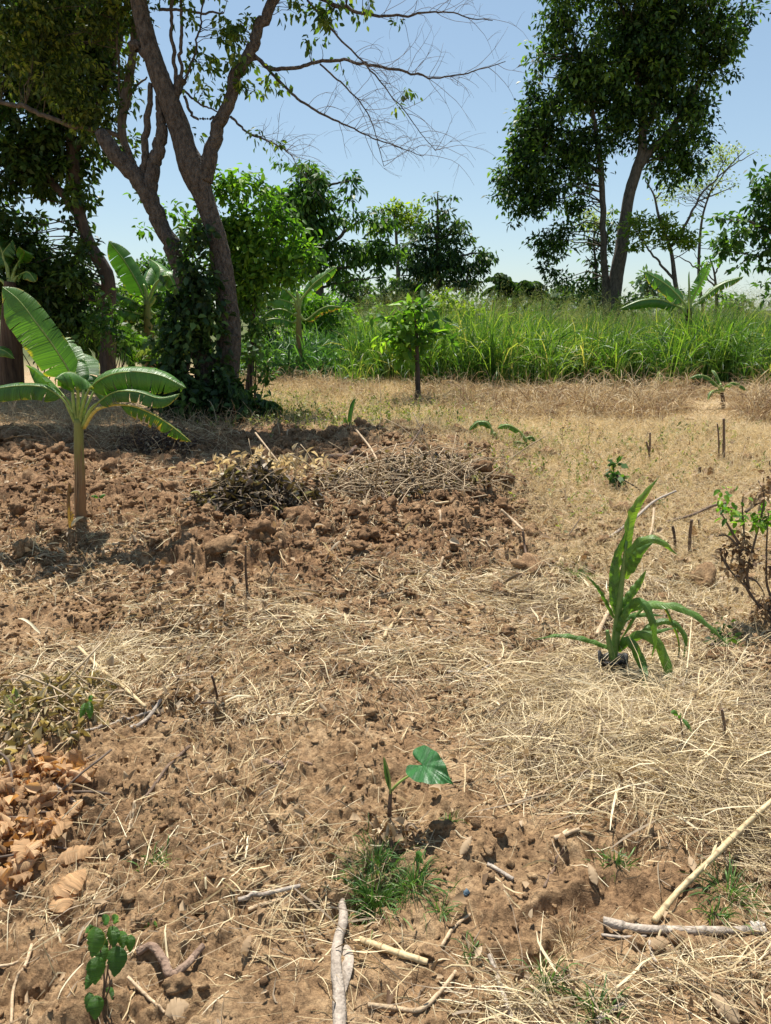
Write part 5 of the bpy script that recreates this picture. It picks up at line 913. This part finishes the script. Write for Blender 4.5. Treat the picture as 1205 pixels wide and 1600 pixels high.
# grass tufts
def tuft(label, px, py, n, L, sp_, mat='greentuft', wd=.0035, lean=.9, name='grass_tuft'):
    g = G(px, py); N = n; a = RNG.random(N)*2*PI; rr = np.abs(RNG.normal(0, sp_, N)); x = g[0]+np.cos(a)*rr; y = g[1]+np.sin(a)*rr
    le = np.abs(RNG.normal(0, lean, N)); d = np.stack([np.cos(a)*le, np.sin(a)*le, np.ones(N)], -1)
    C = grow(np.stack([x, y, ground_h(x, y)], -1), d, RNG.uniform(L*.4, L, N), 6, .35, .1)
    V, F, A = ribbons(C, np.array([.8, 1, 1, .8, .5, .1])*RNG.uniform(.6, 1.3, (N, 1))*wd, rdir(N, 0), fold=.2)
    mesh(name, V, F, M[mat], origin=g, attrs=A, label=label, cat='grass tuft', group='green grass tufts')
tuft('largest dark green grass tuft, in the hollow below the heart leaved plant', 585, 1365, 420, .13, .045)
tuft('green grass spilling right from the largest tuft', 645, 1385, 150, .11, .04)
tuft('green tuft just below and left of the heart leaved plant stem', 590, 1330, 150, .10, .035)
tuft('flat star shaped grass tuft lying on bare soil right of the yellow stalk start', 690, 1425, 45, .09, .012, lean=1.8)
tuft('tiny green tuft in a dark hole below the heart shaped leaf', 702, 1288, 34, .05, .012)
tuft('green grass tuft under the leaning yellow stalk, near the right edge', 1140, 1395, 130, .11, .05)
tuft('small green tuft just above the thick grey stalk', 1118, 1430, 50, .07, .02)
tuft('fresh green blades in the straw at the bottom, right of centre', 855, 1545, 60, .11, .02, lean=.5)
tuft('green blades in the bottom straw near the lower edge', 930, 1590, 50, .10, .03, lean=.7)
tuft('green blades beside the bottom straw edge, above the fallen husk', 735, 1490, 26, .07, .012, lean=1.2)
tuft('small green tuft among straw above the red bare patch', 960, 1345, 60, .07, .03)
tuft('pale green tuft growing left of the corn plant top leaves', 905, 905, 90, .12, .05)
tuft('sparse green tuft on the brown ridge left of the largest tuft', 240, 1345, 60, .05, .03)
tuft('dry brown wiry tuft between the red bare patch and the bottom straw', 895, 1470, 260, .06, .04, 'browngrass', .0016, 1.0)
tuft('dry brown tuft of fine roots left of the pale branch', 480, 1450, 120, .05, .035, 'drygrass', .0016, 1.2)

# ================================================================== HEAPS
def heap(name, label, c, rx, ry, h, leafL, n, mat, sticks, smat, cat='brush heap', group=None, seed=0, sl=.5, swd=.004, part='leaves', curl=.35):
    g = G(*c); r = thing(name, g, label, cat, group)
    a = RNG.random(n)*2*PI; q = np.sqrt(RNG.random(n)); x = g[0]+np.cos(a)*q*rx; y = g[1]+np.sin(a)*q*ry
    z = ground_h(x, y)+h*(1-q**2)*RNG.uniform(.15, 1, n)**.6
    L = leafL*RNG.uniform(.5, 1.3, n); V, F, A = leaves(np.stack([x, y, z], -1), rdir(n, .1), L, L*RNG.uniform(.35, .8, n), True, .6, fold=.3, curl=curl)
    mesh(part, V, F, M[mat], r, attrs=A, kind='stuff')
    if sticks:
        N = sticks; a = RNG.random(N)*2*PI; q = np.sqrt(RNG.random(N))*.9; x = g[0]+np.cos(a)*q*rx; y = g[1]+np.sin(a)*q*ry
        z = ground_h(x, y)+h*(1-q**2)*RNG.uniform(.3, 1.05, N); d = rdir(N, .0); d[:, 2] *= .35
        C = grow(np.stack([x, y, z], -1)-d*sl*.3, d, RNG.uniform(.3, 1, N)*sl, 6, .1, .08); lay(C)
        V, F, A = tubes(C, RNG.uniform(.4, 1.2, (N, 1))*swd*np.ones((1, 6)), 5); mesh('twigs', V, F, M[smat], r, attrs=A, kind='stuff')
    return r
heap('brush_heap', 'heap of cut branches with dark wilted leaves and a tan dry top', (395, 790), .50, .36, .27, .065, 1700, 'heapdark', 380, 'twig_pale', swd=.0024, sl=.45, seed=1, group='brush heaps')
g = G(420, 758, .17); n = 260; V, F, A = leaves(g+RNG.normal(0, 1, (n, 3))*[.24, .12, .05], rdir(n, 0), .08, .03, True, .6, fold=.3, curl=.35)
dh = heap('brush_heap', 'flat twig heap with pale crossing sticks behind and right of the leafy heap', (625, 752), .85, .55, .24, .05, 600, 'heapdark', 420, 'twig_pale', swd=.0045, sl=.8, group='brush heaps')
for o in COL.objects:
    if o.name == 'brush_heap': mesh('dry_top', V, F, M['drygrass'], o, attrs=A, label='dry tan leaves on top', kind='stuff')
heap('brush_heap', 'dark thin heap of brush in the shade under the drooping front banana leaf', (250, 712), .55, .35, .20, .045, 500, 'litter', 260, 'twig_dark', swd=.0035, sl=.5, group='brush heaps')
heap('leaf_heap', 'heap of orange brown dried leaves at the left edge', (30, 1280), .15, .34, .06, .045, 200, 'orangeleaf', 12, 'twig', 'leaf heap', 'dry leaf heaps', sl=.3)
heap('leaf_heap', 'heap of wilted olive green leaves at the left edge above the orange ones', (45, 1110), .30, .38, .06, .042, 620, 'oliveleaf', 90, 'twig_pale', 'leaf heap', 'dry leaf heaps', sl=.35)
heap('leaf_heap', 'small dark patch of grey shrivelled leaves right of the wilted olive heap', (300, 1120), .16, .10, .035, .035, 130, 'litter', 8, 'twig_dark', 'leaf heap', 'dry leaf heaps', sl=.2)
heap('leaf_heap', 'scattered grey and tan crumpled leaves left of the straw band', (330, 985), .34, .16, .05, .04, 260, 'litter', 20, 'twig_pale', 'leaf heap', 'dry leaf heaps', sl=.2)
heap('leaf_heap', 'little mound of dried curled leaves around the heart leaved plant foot', (620, 1310), .085, .05, .05, .035, 60, 'litter', 10, 'twig_pale', 'leaf heap', 'dry leaf heaps', sl=.1)
oh = [o for o in COL.objects if o.name.startswith('leaf_heap')][0]; g0 = G(30, 1280)
for k in range(95):
    a = RNG.random()*2*PI; q = math.sqrt(RNG.random()); x = g0[0]+math.cos(a)*q*.17; y = g0[1]+math.sin(a)*q*.36; z = float(ground_h(x, y))+.015+.07*(1-q*q)*RNG.random()
    ax = rdir(1, .2)[0]; L = RNG.uniform(.04, .10); W = np.array([[x, y, z]-ax*L*.5, [x, y, z+L*.12], [x, y, z]+ax*L*.5])
    V, F, A = blade_geo(W, L*RNG.uniform(.6, .95), (RNG.normal(0, .5), -.5, .8), 'oval', RNG.uniform(-.4, .3), RNG.uniform(.2, 1.2), 3, .05, .3, 0, k, n=12, rip=.3)
    A['rnd'][:] = RNG.uniform(.25, .9)
    mesh('leaf', V, F, M['orangeleaf'], oh, attrs=A, smooth=True)
def dead_leaf(label, px, py, L, Wd, ang, mat='orangeleaf', tilt=.15, seed=0):
    g = G(px, py, .02); a = math.radians(ang); ax = np.array([math.cos(a), math.sin(a), tilt]); W = np.array([g-ax*L*.5, g+[0, 0, .008], g+ax*L*.5]); W[:, 2] = np.maximum(W[:, 2], ground_h(W[:, 0], W[:, 1])+.006)
    V, F, A = blade_geo(W, Wd, (0, -.35, 1), 'oval', -.15, .5, 2, .03, .15, .0, seed+px, n=20, rip=.10); A['rnd'][:] = RNG.uniform(.4, .75)
    mesh('dead_leaf', V, F, M[mat], origin=g, attrs=A, smooth=False, label=label, cat='dead leaf', group='large dead leaves')
dead_leaf('large pale orange dead leaf lying flat below the orange heap, upper of the overlapping pair', 112, 1388, .10, .085, 60)
dead_leaf('large orange dead leaf lying under the paler one below the orange heap', 98, 1416, .11, .08, -65)
dead_leaf('curled orange dead leaf on the right slope of the orange heap', 118, 1345, .11, .055, 10, tilt=.3)
dead_leaf('pale grey dead leaf at the bottom edge, left of the pale branch', 278, 1588, .055, .05, 20, 'litter')
dead_leaf('grey curled husk by the round clods right of the largest green tuft', 728, 1330, .07, .03, 55, 'litter', .3)
dead_leaf('small pale leaf standing in the soil left of the grass tuft', 386, 1488, .05, .025, 75, 'litter', .5)
dead_leaf('pale round dead leaf in the straw beside the small sprout below the corn', 1040, 1145, .05, .045, 40, 'litter')
dead_leaf('greenish folded leaf lying on the edge of the orange heap', 85, 1318, .06, .025, -20, 'oliveleaf', .2)
dead_leaf('small tan leaf fallen just above the pale branch tip', 552, 1440, .032, .02, 60, 'orangeleaf', .2)
dead_leaf('brown curled leaf at the very bottom right in the straw', 1130, 1585, .07, .05, 130, 'litter', .4)
dead_leaf('grey pair of husks above the thick grey stalk, on red soil', 925, 1375, .06, .03, 100, 'litter', .4)
dead_leaf('pale torn husk just under the thick grey stalk', 1030, 1485, .05, .035, 0, 'litter', .2)

# ================================================================== STICKS AND STALKS
def stick(name, label, pts, r, mat, cat='stick', group=None, nodes=0, K=None, taper=.8, lifts=None, wob=.12):
    """pts: photo pixels where it touches the soil; lifts: height above it"""
    W = np.array([G(p[0], p[1]) for p in pts]); lf = np.array(lifts if lifts is not None else [0]*len(pts), float)
    W[:, 2] += r*.7+lf; K = K or (14+10*len(pts)); C = spline(W, K); t = np.linspace(0, 1, K)
    if lifts is None:
        gz_ = ground_h(C[:, 0], C[:, 1])+r*.6; C[:, 2] = np.maximum(C[:, 2], np.maximum(.3*gz_+.7*C[:, 2], gz_-.006))
    R = r*(1+(taper-1)*t)*(1+wob*fbm(t*6, t*0+pts[0][0], 2, 5))
    if nodes:
        for q in np.linspace(.5/nodes, 1-.5/nodes, nodes): R = R*(1+.22*np.exp(-((t-q)/.012)**2))
    sd = 10; V, F, A = tubes(C[None], R[None], sd); V = V.reshape(K, sd, 3); a = np.arange(sd)[None]*.63
    V = C[:, None]+(V-C[:, None])*(1+wob*fbm(np.cos(a)*1.5+t[:, None]*14, np.sin(a)*1.5+pts[0][1], 2, 6))[..., None]
    rv = .55+.25*fbm(t*9, t*0+pts[0][1], 3, 7)
    if nodes:
        for q in np.linspace(.5/nodes, 1-.5/nodes, nodes): rv = rv-.6*np.exp(-((t-q)/.010)**2)+.25*np.exp(-((t-q-.02)/.012)**2)
    A['rnd'] = np.repeat(np.clip(rv, 0, 1), sd)
    return mesh(name, V.reshape(-1, 3), F, M[mat], origin=W[0], attrs=A, smooth=True, label=label, cat=cat, group=group)
CS, ST = 'dry cane stalks on the soil', 'sticks on the soil'
stick('dry_stalk', 'long yellow jointed cane stalk leaning down from the right edge', [(1022, 1442), (1060, 1408), (1110, 1370), (1160, 1330), (1240, 1268)], .0085, 'stalk_yellow', 'stalk', CS, 6, K=90, lifts=[0, .03, .06, .09, .12])
o = stick('dry_stalk', 'thick grey jointed stalk lying level near the lower right edge', [(942, 1448), (990, 1458), (1060, 1462), (1120, 1462), (1195, 1460)], .0115, 'stalk_grey', 'stalk', CS, 4, K=90, lifts=[.01, .008, .008, .008, .004], taper=.9)
stick('dry_stalk', 'thin grey split sliver lying under the thick grey stalk', [(940, 1462), (975, 1466), (1010, 1464)], .004, 'stalk_grey', 'stalk', CS)
stick('dry_stalk', 'short thick yellow jointed stalk piece in the bottom centre', [(562, 1474), (600, 1488), (640, 1500), (668, 1508)], .0095, 'stalk_yellow', 'stalk', CS, 4, K=60, lifts=[.006, .006, .004, .002])
stick('husk_strip', 'torn pale husk strip bent upwards to the right at the bottom centre', [(575, 1572), (620, 1578), (655, 1580), (685, 1555), (712, 1520)], .006, 'stalk_tan', 'husk', None, K=50)
stick('husk_strip', 'pale frayed husk blades above the short yellow stalk', [(690, 1480), (710, 1450), (735, 1430)], .005, 'stalk_tan', 'husk', None)
b_ = stick('branch', 'pale bare branch with a bent top and a flat slab of bark, bottom centre', [(534, 1420), (537, 1450), (528, 1480), (526, 1520), (530, 1560), (531, 1625)], .011, 'stalk_grey', 'branch', None, K=70, taper=1.5, lifts=[.02, .02, .012, .008, .006, .004])
V, F, A = blade_geo(np.array([G(540, 1480, .012), G(543, 1510, .012), G(538, 1560, .01)]), .032, (-.2, -.3, 1), 'oval', 0, .3, 0, 0, 0, 0, 4, n=14); mesh('bark_slab', V, F, M['stalk_grey'], b_, attrs=A)
stick('dry_stalk', 'pale stalk standing diagonally in the bottom straw, right of the husk strip', [(765, 1502), (780, 1545), (800, 1600)], .007, 'stalk_grey', 'stalk', CS, 3, lifts=[.015, .012, .01])
stick('dry_stalk', 'straight yellow stalk lying on the straw mound, pointing away', [(938, 1142), (930, 1185), (922, 1250)], .0065, 'stalk_yellow', 'stalk', CS, 3, lifts=[.03, .025, .02])
stick('dry_stalk', 'thin tan stalk at the upper left rim of the straw mound', [(700, 1160), (740, 1143), (808, 1136)], .006, 'stalk_tan', 'stalk', CS, 3)
stick('dry_stalk', 'long thin tan stalk curving up to the straw mound from the big clods', [(735, 1285), (790, 1260), (850, 1238), (905, 1205)], .0045, 'stalk_tan', 'stalk', CS, 3)
stick('dry_stalk', 'short pale stalk stub at the left rim of the straw mound', [(866, 1312), (905, 1298)], .0075, 'stalk_tan', 'stalk', CS, 1)
stick('dry_stalk', 'grey splintered stalk chip beside the round clods', [(762, 1352), (802, 1376)], .007, 'stalk_grey', 'stalk', CS)
stick('stick', 'dark charred stick lying below the straw mound rim', [(882, 1326), (868, 1355), (850, 1388)], .005, 'stick_dark', 'stick', ST)
stick('stick', 'grey forked stick under the thick grey stalk', [(1015, 1472), (1022, 1500), (1050, 1522)], .0045, 'stalk_grey', 'stick', ST)
stick('dry_stalk', 'thin level straw stalk low in the bottom right straw', [(1008, 1534), (1060, 1530), (1102, 1532)], .005, 'stalk_tan', 'stalk', CS)
stick('dry_stalk', 'split dark stalk in the straw at the bottom edge, right of centre', [(930, 1600), (955, 1582), (975, 1572)], .007, 'stalk_grey', 'stalk', CS)
stick('dry_stalk', 'brown stalk lying diagonally at the left, ending near the dark leaf patch', [(124, 1022), (160, 1055), (195, 1082), (228, 1110)], .0085, 'stalk_yellow', 'stalk', CS, 3, lifts=[.03, .02, .015, .01])
stick('stick', 'grey curved stick sloping down right from the orange heap', [(66, 1222), (95, 1240), (118, 1262), (146, 1290)], .0072, 'stalk_grey', 'stick', ST, lifts=[.01, .012, .01, .006])
stick('stick', 'dark grey stick lying upright in the picture, left of centre', [(296, 1168), (262, 1200), (245, 1225), (228, 1247)], .0062, 'stick_dark', 'stick', ST)
stick('stick', 'short pale stick end just below the dark grey one', [(220, 1256), (210, 1278), (200, 1300)], .0055, 'stalk_tan', 'stick', ST)
stick('stick', 'long thin pale stick sloping to the dark leaf patch from the left', [(110, 1148), (160, 1138), (205, 1124), (240, 1112)], .0065, 'stalk_grey', 'stick', ST)
stick('stick', 'flat grey splinter crossing at the dark leaf patch', [(206, 1142), (232, 1124), (252, 1095)], .009, 'stalk_grey', 'stick', ST)
stick('dry_stalk', 'tan husk stalk among the leaves left of the diagonal brown stalk', [(68, 1062), (82, 1040), (100, 1024)], .008, 'stalk_tan', 'stalk', CS)
stick('root', 'thick mud coated root curling in the soil right of the bottom seedling', [(216, 1492), (238, 1488), (256, 1510), (268, 1530), (290, 1518), (318, 1490)], .0125, 'root', 'root', None, K=70, taper=.7, lifts=[0, .012, .012, .006, .008, .015], wob=.25)
stick('root', 'short thick root stub lying on the brown soil, centre left', [(412, 1190), (428, 1198), (442, 1200)], .0105, 'root', 'root', None, wob=.25)
stick('root', 'thin wavy root running right from the thick stub', [(448, 1196), (468, 1192), (488, 1196)], .006, 'root', 'root', None)
stick('dry_stalk', 'split grey stalk bundle on bare soil left of the grass tuft, upper piece', [(372, 1408), (410, 1400), (470, 1386)], .007, 'stalk_grey', 'stalk', CS)
stick('dry_stalk', 'split grey stalk bundle on bare soil left of the grass tuft, lower piece', [(388, 1424), (425, 1412), (458, 1398)], .0065, 'stalk_tan', 'stalk', CS)
stick('dry_stalk', 'thin pale stalk on soil between the seedling and the grey dead leaf', [(200, 1528), (232, 1560), (258, 1584)], .0042, 'stalk_tan', 'stalk', CS)
stick('dry_stalk', 'pale forked straw at the left bottom corner, long upright piece', [(50, 1478), (40, 1510), (22, 1545), (18, 1600)], .0045, 'stalk_tan', 'stalk', CS)
stick('stick', 'curved thin brown twig touching the left edge near the bottom', [(-12, 1512), (20, 1508), (42, 1498)], .004, 'stalk_tan', 'stick', ST)
stick('dry_stalk', 'long pale stalk crossing the middle of the field, under the straw band', [(608, 1066), (660, 1066), (710, 1062), (780, 1058)], .0085, 'stalk_tan', 'stalk', CS, 4)
stick('dry_stalk', 'white shiny split stalk right above the middle long one', [(700, 1052), (735, 1056), (768, 1052)], .008, 'stalk_grey', 'stalk', CS)
stick('dry_stalk', 'pale bent stalk raised over the tilled soil, pointing at the corn plant', [(782, 824), (800, 840), (816, 852)], .010, 'stalk_tan', 'stalk', CS, lifts=[.12, .12, .10])
stick('stick', 'thin dark stick propping the bent pale stalk', [(816, 854), (820, 868), (827, 886)], .008, 'stick_dark', 'stick', ST, lifts=[.10, .04, 0])
stick('dry_stalk', 'long tan stalk lying between the tilled soil and the straw band', [(676, 892), (710, 878), (745, 864), (778, 852)], .009, 'stalk_tan', 'stalk', CS, 4)
stick('dry_stalk', 'white stalk lying flat under the long tan one', [(722, 908), (760, 902), (812, 894)], .008, 'stalk_tan', 'stalk', CS, 3)
stick('dry_stalk', 'bright yellow stalk sloping up left of the corn plant', [(856, 902), (872, 890), (890, 872)], .009, 'stalk_yellow', 'stalk', CS, 2)
stick('dry_stalk', 'tan stalk with a chunky left end below the bright yellow one', [(792, 918), (828, 926), (842, 928)], .008, 'stalk_tan', 'stalk', CS, 2)
stick('dry_stalk', 'pale knobbed stalk stub in the tilled soil, below the flat twig heap', [(686, 812), (692, 828), (699, 843)], .009, 'stalk_tan', 'stalk', CS)
stick('dry_stalk', 'thin yellow stalk lying on tilled soil right below the flat twig heap', [(668, 790), (705, 785), (741, 778)], .010, 'stalk_yellow', 'stalk', CS, 4)
stick('dry_stalk', 'long thin stalk lying across the dry grass, pointing down right', [(902, 744), (925, 765), (945, 795), (958, 810)], .008, 'stalk_tan', 'stalk', CS, 3)
stick('dry_stalk', 'short stalk in the dry grass right of the tilled edge', [(872, 808), (890, 818), (912, 830)], .008, 'stalk_tan', 'stalk', CS, 2)
stick('branch', 'long pale dead branch lying behind the corn plant', [(952, 842), (990, 828), (1020, 808), (1053, 795)], .011, 'stalk_grey', 'branch', None, lifts=[.0, .08, .12, .14])
stick('branch', 'pale side limb dropping from the long dead branch', [(1020, 816), (1018, 835), (1012, 850)], .010, 'stalk_tan', 'branch', None, lifts=[.1, .05, 0])
stick('branch', 'grey dead branch reaching right from behind the corn plant', [(1040, 824), (1080, 818), (1110, 808), (1135, 806)], .012, 'stick_dark', 'branch', None, lifts=[.03, .06, .08, .1])
stick('stick', 'dark stick lying under the grey dead branch', [(1055, 836), (1085, 838), (1108, 842)], .008, 'stick_dark', 'stick', ST)
stick('dry_stalk', 'tan stalk lying in front of the dry grass right of the corn plant', [(1055, 952), (1085, 946), (1106, 944)], .008, 'stalk_tan', 'stalk', CS, 2)
stick('dry_stalk', 'thick pale stub leaning at the left foot of the corn plant', [(932, 995), (942, 980), (954, 960)], .012, 'stalk_tan', 'stalk', CS, lifts=[0, .02, .04])
stick('dry_stalk', 'flat pale stalk below the dark weed near the right edge', [(1122, 1050), (1150, 1046), (1172, 1042)], .007, 'stalk_grey', 'stalk', CS)
stick('dry_stalk', 'pale stalk touching the right edge below the dark weed', [(1176, 1044), (1192, 1040), (1215, 1034)], .007, 'stalk_tan', 'stalk', CS)
stick('dry_stalk', 'tan stalk sloping up in the straw band, left of centre', [(600, 998), (615, 975), (634, 948)], .009, 'stalk_yellow', 'stalk', CS, 3)
stick('dry_stalk', 'level tan stalk in the straw band, crossing the sloping one', [(560, 976), (620, 970), (695, 972)], .008, 'stalk_tan', 'stalk', CS, 4)
stick('dry_stalk', 'thin tan stalk lying above the long middle stalk, running down right', [(672, 948), (710, 968), (735, 985)], .007, 'stalk_tan', 'stalk', CS)
stick('dry_stalk', 'pale stalk on tilled soil just right of the front banana plant foot', [(176, 852), (205, 846), (234, 840)], .009, 'stalk_tan', 'stalk', CS, 3)
stick('dry_stalk', 'short pale stalk on tilled soil just left of the front banana plant foot', [(74, 892), (78, 905), (80, 916)], .008, 'stalk_tan', 'stalk', CS)
stick('stick', 'thin long stick lying in the shade at the left edge, behind the banana stem', [(-10, 730), (25, 726), (56, 718)], .010, 'stalk_tan', 'stick', ST)
stick('stick', 'thin stick on the soil at the left edge beside the banana shadow', [(0, 872), (14, 878), (32, 886)], .008, 'stalk_tan', 'stick', ST)
stick('stick', 'brown stick in front of the straw band near the left, above the wilted olive heap', [(118, 930), (132, 938), (146, 948)], .007, 'stalk_tan', 'stick', ST)
stick('stick', 'long white stick lying across the flat twig heap, falling right', [(557, 702), (580, 728), (602, 756)], .011, 'stalk_tan', 'stick', ST, lifts=[.2, .16, .05])
stick('stick', 'pale stick leaning on the front of the flat twig heap', [(604, 774), (622, 758), (640, 738)], .012, 'stalk_tan', 'stick', ST, lifts=[0, .06, .15])
stick('stick', 'pale stick level along the middle of the flat twig heap', [(560, 735), (600, 728), (640, 722)], .009, 'stalk_tan', 'stick', ST, lifts=[.08, .16, .18])
stick('stick', 'dark stick sticking out of the flat twig heap to the upper right', [(640, 706), (652, 694), (662, 684)], .011, 'stick_dark', 'stick', ST, lifts=[.05, .1, .16])
stick('stick', 'pale stick stuck in the tan top of the leafy heap', [(402, 735), (420, 750), (440, 764)], .009, 'stalk_tan', 'stick', ST, lifts=[.34, .28, .2])
stick('stick', 'level pale stick across the front of the leafy heap', [(408, 770), (455, 762), (520, 760)], .009, 'stalk_tan', 'stick', ST, lifts=[.12, .1, .02])
stick('stick', 'pale stick leaning up behind the heaps near the forked trunk', [(444, 688), (462, 680), (478, 672)], .009, 'stalk_tan', 'stick', ST)
stick('branch', 'reddish brown crooked branch lying behind the flat twig heap', [(478, 720), (505, 716), (540, 714), (556, 700)], .022, 'root', 'branch', None)
def stake(label, px, py, py2, r, mat='stick_dark', lean=0):
    g = G(px, py); t = P(px+lean, py2, g[1]); W = np.array([g-[0, 0, .04], (g+t)/2+RNG.normal(0, .006, 3), t]); C = spline(W, 24); tt = np.linspace(0, 1, 24)
    V, F, A = tubes(C[None], (r*(1-.25*tt)*(1+.15*fbm(tt*7, tt*0+px, 2, 5)))[None], 9); mesh('stake', V, F, M[mat], origin=g, attrs=A, smooth=True, label=label, cat='stake', group='upright stakes in the soil')
stake('thin upright stick standing in the tilled soil above the straw band', 387, 928, 852, .008, lean=-3)
stake('taller right one of the two stakes standing close together in the dry grass', 1131, 722, 654, .016)
stake('thinner left one of the two stakes standing close together in the dry grass', 1123, 720, 662, .011, lean=-2)
stake('short stake standing in the dry grass right of the low dead branches', 1079, 866, 812, .012, lean=2)
stake('leaning short stake left of it, under the dead branch', 1056, 858, 822, .011, lean=-5)
stake('small stub stake hanging under the grey dead branch', 1092, 832, 812, .010)
stake('dark stump stake in dry grass above the dead branches', 1094, 748, 730, .018)
stake('thin stake by the sapling edge, above the flat twig heap', 672, 672, 652, .014)
stake('thin stem standing in dry grass below the low weed clump', 1016, 722, 690, .012, lean=-6)
stake('slim brown stem standing in the grass left of the low weed clump', 1014, 718, 676, .013, lean=2)
stake('dead dark stem beside the two sprouts below the corn plant', 1132, 1165, 1108, .006, lean=-4)
def stone(name, label, px, py, r, mat, cat):
    g = G(px, py); V, F, A = lumps(np.array([g[0]]), np.array([g[1]]), np.array([r]), ICO3, .2); A['rnd'][:] = .45
    mesh(name, V, F, M[mat], origin=g, attrs=A, smooth=True, label=label, cat=cat)
stone('stone', 'small dark blue stone on bare soil right of the grass tuft', 728, 1396, .008, 'bluestone', 'stone')
stone('stone', 'pale stone at the right end of the thick grey stalk', 1182, 1450, .016, 'whitestone', 'stone')
stone('stone', 'pale stone in the straw band centre', 802, 958, .02, 'whitestone', 'stone')
stone('stone', 'pale stone in the shade behind the front banana stem, left', 52, 704, .05, 'whitestone', 'stone')
for lab, px, py, r in [('round dark clod right of the grey husk', 765, 1330, .026), ('clod just above the round dark one', 780, 1300, .022), ('large clod right of the heart leaved plant', 690, 1300, .032), ('round dark clod resting by the short yellow stalk', 666, 1488, .015),
                       ('red clod under the left half of the thick grey stalk', 998, 1478, .022), ('red clod under the right half of the thick grey stalk', 1065, 1475, .026), ('red clod at the upper right of the tilled soil', 832, 836, .05), ('flat broad clod in tilled soil above the thin upright stick', 352, 868, .085),
                       ('broad clod left of the front banana stem, in its shade', 40, 870, .07), ('reddish clod below the curling root', 278, 1540, .024), ('reddish clod behind the flat twig heap', 555, 706, .09)]:
    stone('soil_clod', lab, px, py, r, 'clod', 'soil clod')
